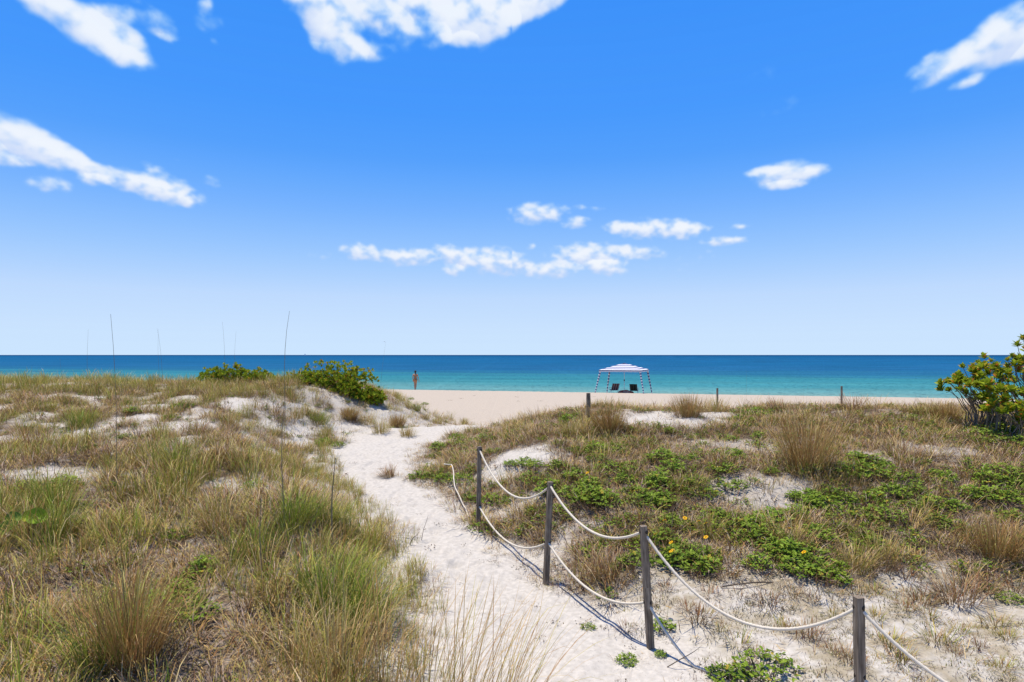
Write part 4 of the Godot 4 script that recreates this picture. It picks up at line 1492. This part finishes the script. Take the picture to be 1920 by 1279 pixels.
		tag(o, "tall thin dry stalk rising from the fence side dune crest" if right else ("tall thin dry stalk standing above the grassy crest" if far else "dark bare stalk standing in the grass beside the trail"), "stalk", "stalks on the fence side dune" if right else ("stalks on the grassy crest" if far else "stalks beside the trail"))
	# a dragonfly on the stalk beside the rounded shrub
	var sp: Array = STALKS[9]
	var tip := on(sp[0], sp[1]) + Vector3(sp[3], sp[2], 0.0)
	var df := thing("dragonfly", "tiny dragonfly perched on the tip of a tall stalk beside the shrub", "dragonfly", tip, 0.3)
	var db := Mb.new()
	db.tube([Vector3(-0.04, 0.012, 0), Vector3(0.01, 0.012, 0), Vector3(0.022, 0.012, 0), Vector3(0.034, 0.01, 0)], [0.002, 0.003, 0.006, 0.004], Color(0.03, 0.03, 0.04), 6)
	part("body", db.build(), M.stem, df)
	for sgn in [-1.0, 1.0]:
		for x in [0.008, 0.02]:
			var wb := Mb.new()
			wb.leaf(Vector3(x, 0.014, 0), Vector3((x - 0.014) * 20.0, 0.1, sgn).normalized(), Vector3.UP, 0.045, 0.012, Color(0.3, 0.3, 0.32), 0.05, 0.0)
			part("wing", wb.build(), M.leaf, df)
	# sea grape with large round leaves
	var sg := thing("sea_grape", "sea grape seedling with large round green leaves in the tall grass", "plant", on(-6.55, -8.25), 0.0)
	var leaves := [[-0.28, 0.14, 0.1, 0.13, -0.5, Color(0.10, 0.17, 0.03)], [0.0, 0.16, 0.12, 0.12, -0.2, Color(0.09, 0.15, 0.03)], [0.27, 0.27, 0.0, 0.125, 0.5, Color(0.19, 0.29, 0.03)], [0.14, 0.26, -0.05, 0.09, 0.1, Color(0.28, 0.32, 0.03)], [-0.42, 0.1, 0.05, 0.11, -0.8, Color(0.24, 0.28, 0.03)], [-0.12, 0.22, -0.1, 0.1, 0.3, Color(0.12, 0.2, 0.04)]]
	for l in leaves:
		var b := Mb.new()
		var c0 := Vector3(l[0], l[1], l[2])
		var tilt := Basis(Vector3.FORWARD, l[4]) * Basis(Vector3.RIGHT, 0.75)
		for k in 16:
			var a := TAU * k / 16.0; var a2 := TAU * (k + 1) / 16.0
			var f := func(t: float, s: float) -> Vector3: return c0 + tilt * Vector3(cos(t) * l[3] * s, 0.025 * sin(2.0 * t) * s + 0.03 * s * s, sin(t) * l[3] * s * 0.92)
			b.tri(c0, f.call(a, 0.6), f.call(a2, 0.6), l[5])
			b.quad(f.call(a, 0.6), f.call(a, 1.0), f.call(a2, 1.0), f.call(a2, 0.6), l[5] * 1.04)
		part("leaf", b.build(), M.leaf, sg)
		var st := Mb.new()
		st.tube([Vector3(-0.02, -0.03, 0), c0 * 0.6, c0], [0.008, 0.006, 0.004], Color(0.22, 0.09, 0.04), 5, false)
		part("stem", st.build(), M.stem, sg)
	# sticks and a leaf on the sand
	var sticks := [[-1.36, -9.45, 0.42, 1.35, "thin curved stick standing up out of the trail sand", 0.005], [-1.5, -9.25, 0.25, 1.0, "short dark stick poking out of the trail sand", 0.006], [2.55, -7.35, 0.95, 0.04, "dark crooked driftwood branch lying on the sand behind the fence", 0.009], [-1.15, -11.6, 0.7, 0.12, "thin dead twig lying at the edge of the trail plants", 0.007], [1.5, -5.95, 0.4, 0.5, "thin dead twig at the foot of the dark rope post", 0.005]]
	for s in sticks:
		var b := Mb.new()
		var pts := []
		for k in 6:
			var t := k / 5.0
			pts.append(Vector3(cos(s[3]) * s[2] * (t - 0.1), sin(s[3]) * s[2] * (t - 0.1) + 0.012 + 0.03 * sin(t * 5.0), 0.06 * sin(t * 4.0 + s[2])))
		b.tube(pts, [s[5], s[5] * 0.95, s[5] * 0.85, s[5] * 0.75, s[5] * 0.6, s[5] * 0.3], Color(0.10, 0.08, 0.065), 6)
		b.tube([pts[2], pts[2] + Vector3(0.1, 0.05, 0.1) * s[2]], [s[5] * 0.6, s[5] * 0.3], Color(0.10, 0.08, 0.065), 5)
		var o := part("dead_stick", b.build(), M.stem, self)
		o.position = on(s[0], s[1])
		tag(o, s[4], "stick", "dead sticks on the sand")
	var lf := Mb.new()
	lf.leaf(Vector3(0, 0.015, 0), Vector3(1, 0.15, 0.3).normalized(), Vector3.UP, 0.09, 0.06, Color(0.16, 0.06, 0.03), 0.5, -0.5)
	var lo := part("fallen_leaf", lf.build(), M.dry, self)
	lo.position = on(-3.6, -13.4)
	tag(lo, "single curled brown leaf lying on the bare trail sand", "leaf")

# ---- what nobody could count ------------------------------------------------------------------------
func spot(x: float, z: float, k: int, lo: float, hi: float, tint := 0.15) -> Array:
	var s := rng.randf_range(lo, hi)
	var g := rng.randf_range(1.0 - tint, 1.0 + tint)
	return [k, Transform3D(Basis(Vector3.UP, rng.randf() * TAU).scaled(Vector3(s, s * rng.randf_range(0.85, 1.15), s)), on(x, z)), Color(g, g * rng.randf_range(0.95, 1.04), g * rng.randf_range(0.9, 1.05))]
func make_cover() -> void:
	var tall := []
	var dry := []
	var brown := []
	var low := []
	var straw := []
	var short := []
	for k in 4:
		tall.append(tuft(34, 0.13, 0.5, 0.5, 0.9, 0.0075, GREEN + [GREEN[2], GREEN[3], STRAW[0], STRAW[3], STRAW[1], BROWN[1]], Vector3(0.1, 0, 0), 4, 0.45))
		dry.append(tuft(40, 0.17, 0.42, 0.85, 1.1, 0.0075, STRAW + BROWN.slice(0, 2) + [GREEN[3], GREY[1]], Vector3(0.05, 0, 0), 4, 0.4))
		brown.append(tuft(46, 0.2, 0.3, 1.15, 1.0, 0.0075, GREY + [RUSSET[1], BROWN[1], BROWN[3], STRAW[2], STRAW[3], GREEN[3], GREY[3]], Vector3.ZERO, 3, 0.4))
		straw.append(tuft(30, 0.3, 0.18, 1.5, 0.25, 0.007, GREY + STRAW.slice(0, 3)))
		short.append(tuft(30, 0.11, 0.065, 1.0, 0.6, 0.006, [Color(0.24, 0.22, 0.07), Color(0.32, 0.27, 0.11), Color(0.18, 0.17, 0.045), Color(0.26, 0.17, 0.08), Color(0.16, 0.11, 0.07)], Vector3.ZERO, 2))
	for k in 3: low.append(leafy(26, 0.13, 0.10, 0.034, [0.9, 0.75, 1.0][k]))
	var a_tall := []; var a_dry := []; var a_brown := []; var a_low := []; var a_straw := []; var a_short := []
	# the dune across the trail from the fence
	for k in 9000:
		var d := sqrt(rng.randf_range(4.0 * 4.0, 27.0 * 27.0))
		var x := rng.randf_range(-0.98 * d - 1.5, prof(P_EDGE_L, d) + 0.4)
		var g := grown(x, -d).x
		if rng.randf() > g * 1.05: continue
		if rng.randf() < 0.45: a_brown.append(spot(x + rng.randf_range(-0.2, 0.2), -d + rng.randf_range(-0.2, 0.2), rng.randi() % 4, 0.7, 1.3))
		var kind := patch.get_noise_2d(x * 0.8 + 200.0, -d * 0.8) + rng.randf_range(-0.35, 0.35)
		var crest := smoothstep(17.0, 21.0, d)
		var small := 1.0 - 0.3 * smoothstep(11.5, 14.0, d)
		if kind > 0.12 - crest * 0.25: a_tall.append(spot(x, -d, rng.randi() % 4, 0.6 * small, 1.2 * small))
		elif kind > -0.16: a_dry.append(spot(x, -d, rng.randi() % 4, 0.55 * small, 1.2 * small))
		else: a_brown.append(spot(x, -d, rng.randi() % 4, 0.7, 1.4))
		if rng.randf() < 0.10: a_low.append(spot(x, -d, rng.randi() % 3, 0.7, 1.3))
	for k in 420:
		var d := rng.randf_range(19.0, 24.0)
		var x := rng.randf_range(-21.0, -6.5)
		if patch.get_noise_2d(x * 0.9 + 11.0, d * 0.9) < -0.05: continue
		a_tall.append(spot(x, -d, rng.randi() % 4, 0.7, 1.15))
	for k in 700:
		var d := rng.randf_range(12.0, 22.0)
		var x := rng.randf_range(-0.95 * d, prof(P_EDGE_L, d) + 0.2)
		if rng.randf() < 0.4: a_short.append(spot(x, -d, rng.randi() % 4, 1.2, 2.6, 0.25))
		elif rng.randf() < 0.6: a_brown.append(spot(x, -d, rng.randi() % 4, 0.35, 0.7, 0.25))
		else: a_low.append(spot(x, -d, rng.randi() % 3, 0.5, 1.0))
	# the dune behind the rope fence
	for k in 9500:
		var d := sqrt(rng.randf_range(6.5 * 6.5, 22.5 * 22.5))
		var x := rng.randf_range(prof(P_EDGE_R, d) - 0.3, 0.98 * d + 1.5)
		var g := grown(x, -d).y
		if rng.randf() > g * 1.05: continue
		var kind := patch.get_noise_2d(x * 0.9 + 500.0, -d * 0.9) + rng.randf_range(-0.4, 0.4)
		var crest := smoothstep(14.5, 18.0, d)
		if crest > 0.2 and (patch.get_noise_2d(x * 1.6, -d * 1.6 + 33.0) < 0.06 or d > 18.0) and rng.randf() < 0.8: continue
		if kind > 0.44 - crest * 0.34: a_dry.append(spot(x, -d, rng.randi() % 4, 0.5, 1.1))
		elif kind > 0.40 - crest * 0.2: a_tall.append(spot(x, -d, rng.randi() % 4, 0.5, 0.9))
		else: a_brown.append(spot(x, -d, rng.randi() % 4, 0.6, 1.2))
		if rng.randf() < 0.34: a_low.append(spot(x, -d, rng.randi() % 3, 0.7, 1.6))
	for k in 420:
		var d := rng.randf_range(5.0, 17.0)
		var xl := prof(P_EDGE_L, d) + 0.1 + rng.randfn() * 0.22
		if rng.randf() < 0.5: a_tall.append(spot(xl, -d, rng.randi() % 4, 0.25, 0.7))
		else: a_brown.append(spot(xl, -d, rng.randi() % 4, 0.25, 0.7))
		var xr := prof(P_EDGE_R, d) + rng.randfn() * 0.22
		if d > 7.6: a_brown.append(spot(xr, -d, rng.randi() % 4, 0.2, 0.6))
		elif k % 3 == 0: a_straw.append(spot(xr, -d, rng.randi() % 4, 0.3, 0.6))
	for k in 130:
		var d := rng.randf_range(5.0, 16.0)
		var x := rng.randf_range(prof(P_EDGE_L, d), prof(P_EDGE_R, d))
		a_straw.append(spot(x, -d, rng.randi() % 4, 0.12, 0.3, 0.3))
	# loose straw under and round the grass
	for k in 9000:
		var d := sqrt(rng.randf_range(4.0 * 4.0, 24.0 * 24.0))
		var x := rng.randf_range(-0.98 * d - 1.0, 0.98 * d + 1.0)
		var g := grown(x, -d)
		var q := maxf(maxf(g.x, g.y), 0.35 * bare(x, -d))
		if x < prof(P_EDGE_L, d) - 0.2: q = maxf(q, 0.45)
		if x > prof(P_EDGE_R, d) + 0.5: q = maxf(q, 0.6)
		if rng.randf() > q: continue
		a_straw.append(spot(x, -d, rng.randi() % 4, 0.5, 1.1, 0.25))
	# short growth on the open sand behind the fence
	for k in 8000:
		var d := rng.randf_range(4.4, 10.0)
		var x := rng.randf_range(prof(P_EDGE_R, d) + 0.15, 0.98 * d + 1.0)
		if patch.get_noise_2d(x * 2.4, d * 2.4 + 80.0) + rng.randf_range(-0.35, 0.35) < 0.0: continue
		a_short.append(spot(x, -d, rng.randi() % 4, 0.5, 1.3, 0.25))
	var fl := []
	for k in 3:
		var b := Mb.new()
		for j in 16:
			var aa := rng.randf() * TAU
			var q := sqrt(rng.randf()) * 0.16
			var dd := Vector3(rng.randfn(), rng.randf_range(-0.1, 0.4), rng.randfn()).normalized()
			b.leaf(Vector3(sin(aa) * q, 0.012, cos(aa) * q), dd, Vector3.UP, rng.randf_range(0.025, 0.05), 0.022, Color(0.07, 0.05, 0.035) * rng.randf_range(0.7, 1.8), 0.4, -0.3)
		fl.append(b.build())
	var a_fl := []
	for q in [[3.35, -5.2], [3.55, -5.1], [3.2, -5.3], [4.05, -5.0], [4.2, -4.95], [4.3, -5.1], [1.9, -5.85]]:
		for j in 2: a_fl.append(spot(q[0] + rng.randf_range(-0.12, 0.12), q[1] + rng.randf_range(-0.08, 0.08), rng.randi() % 3, 0.7, 1.2, 0.2))
	for k in 260:
		var d := rng.randf_range(7.5, 18.0)
		var x := rng.randf_range(prof(P_EDGE_R, d), 0.9 * d)
		a_fl.append(spot(x, -d, rng.randi() % 3, 0.6, 1.4, 0.3))
	for k in 40:
		var d := rng.randf_range(5.0, 15.0)
		a_fl.append(spot(rng.randf_range(prof(P_EDGE_L, d), prof(P_EDGE_R, d)), -d, rng.randi() % 3, 0.3, 0.8, 0.3))
	for k in 14:
		var d := rng.randf_range(30.0, 47.0)
		a_fl.append(spot(rng.randf_range(-6.0, 14.0), -d, rng.randi() % 3, 0.8, 1.5, 0.3))
	scatter("fallen_leaves", "scattered dark dead leaves on the sand", fl, M.dry, a_fl)
	scatter("dune_grass", "green and yellow dune grass covering the dunes beside the trail", tall, M.grass, a_tall)
	scatter("dry_grass", "dry straw coloured grass covering the dunes", dry, M.dry, a_dry)
	scatter("dead_grass", "low dead brown grass and stems matted over the dunes", brown, M.dry, a_brown)
	scatter("ground_cover", "small green leaves creeping between the grasses", low, M.leaf, a_low)
	scatter("straw_litter", "loose straw lying on the sand", straw, M.dry, a_straw)
	scatter("short_grass", "very short yellowish growth on the open sand behind the rope fence", short, M.dry, a_short)
	print("clumps ", a_tall.size(), " ", a_dry.size(), " ", a_brown.size(), " ", a_low.size(), " ", a_straw.size(), " ", a_short.size())
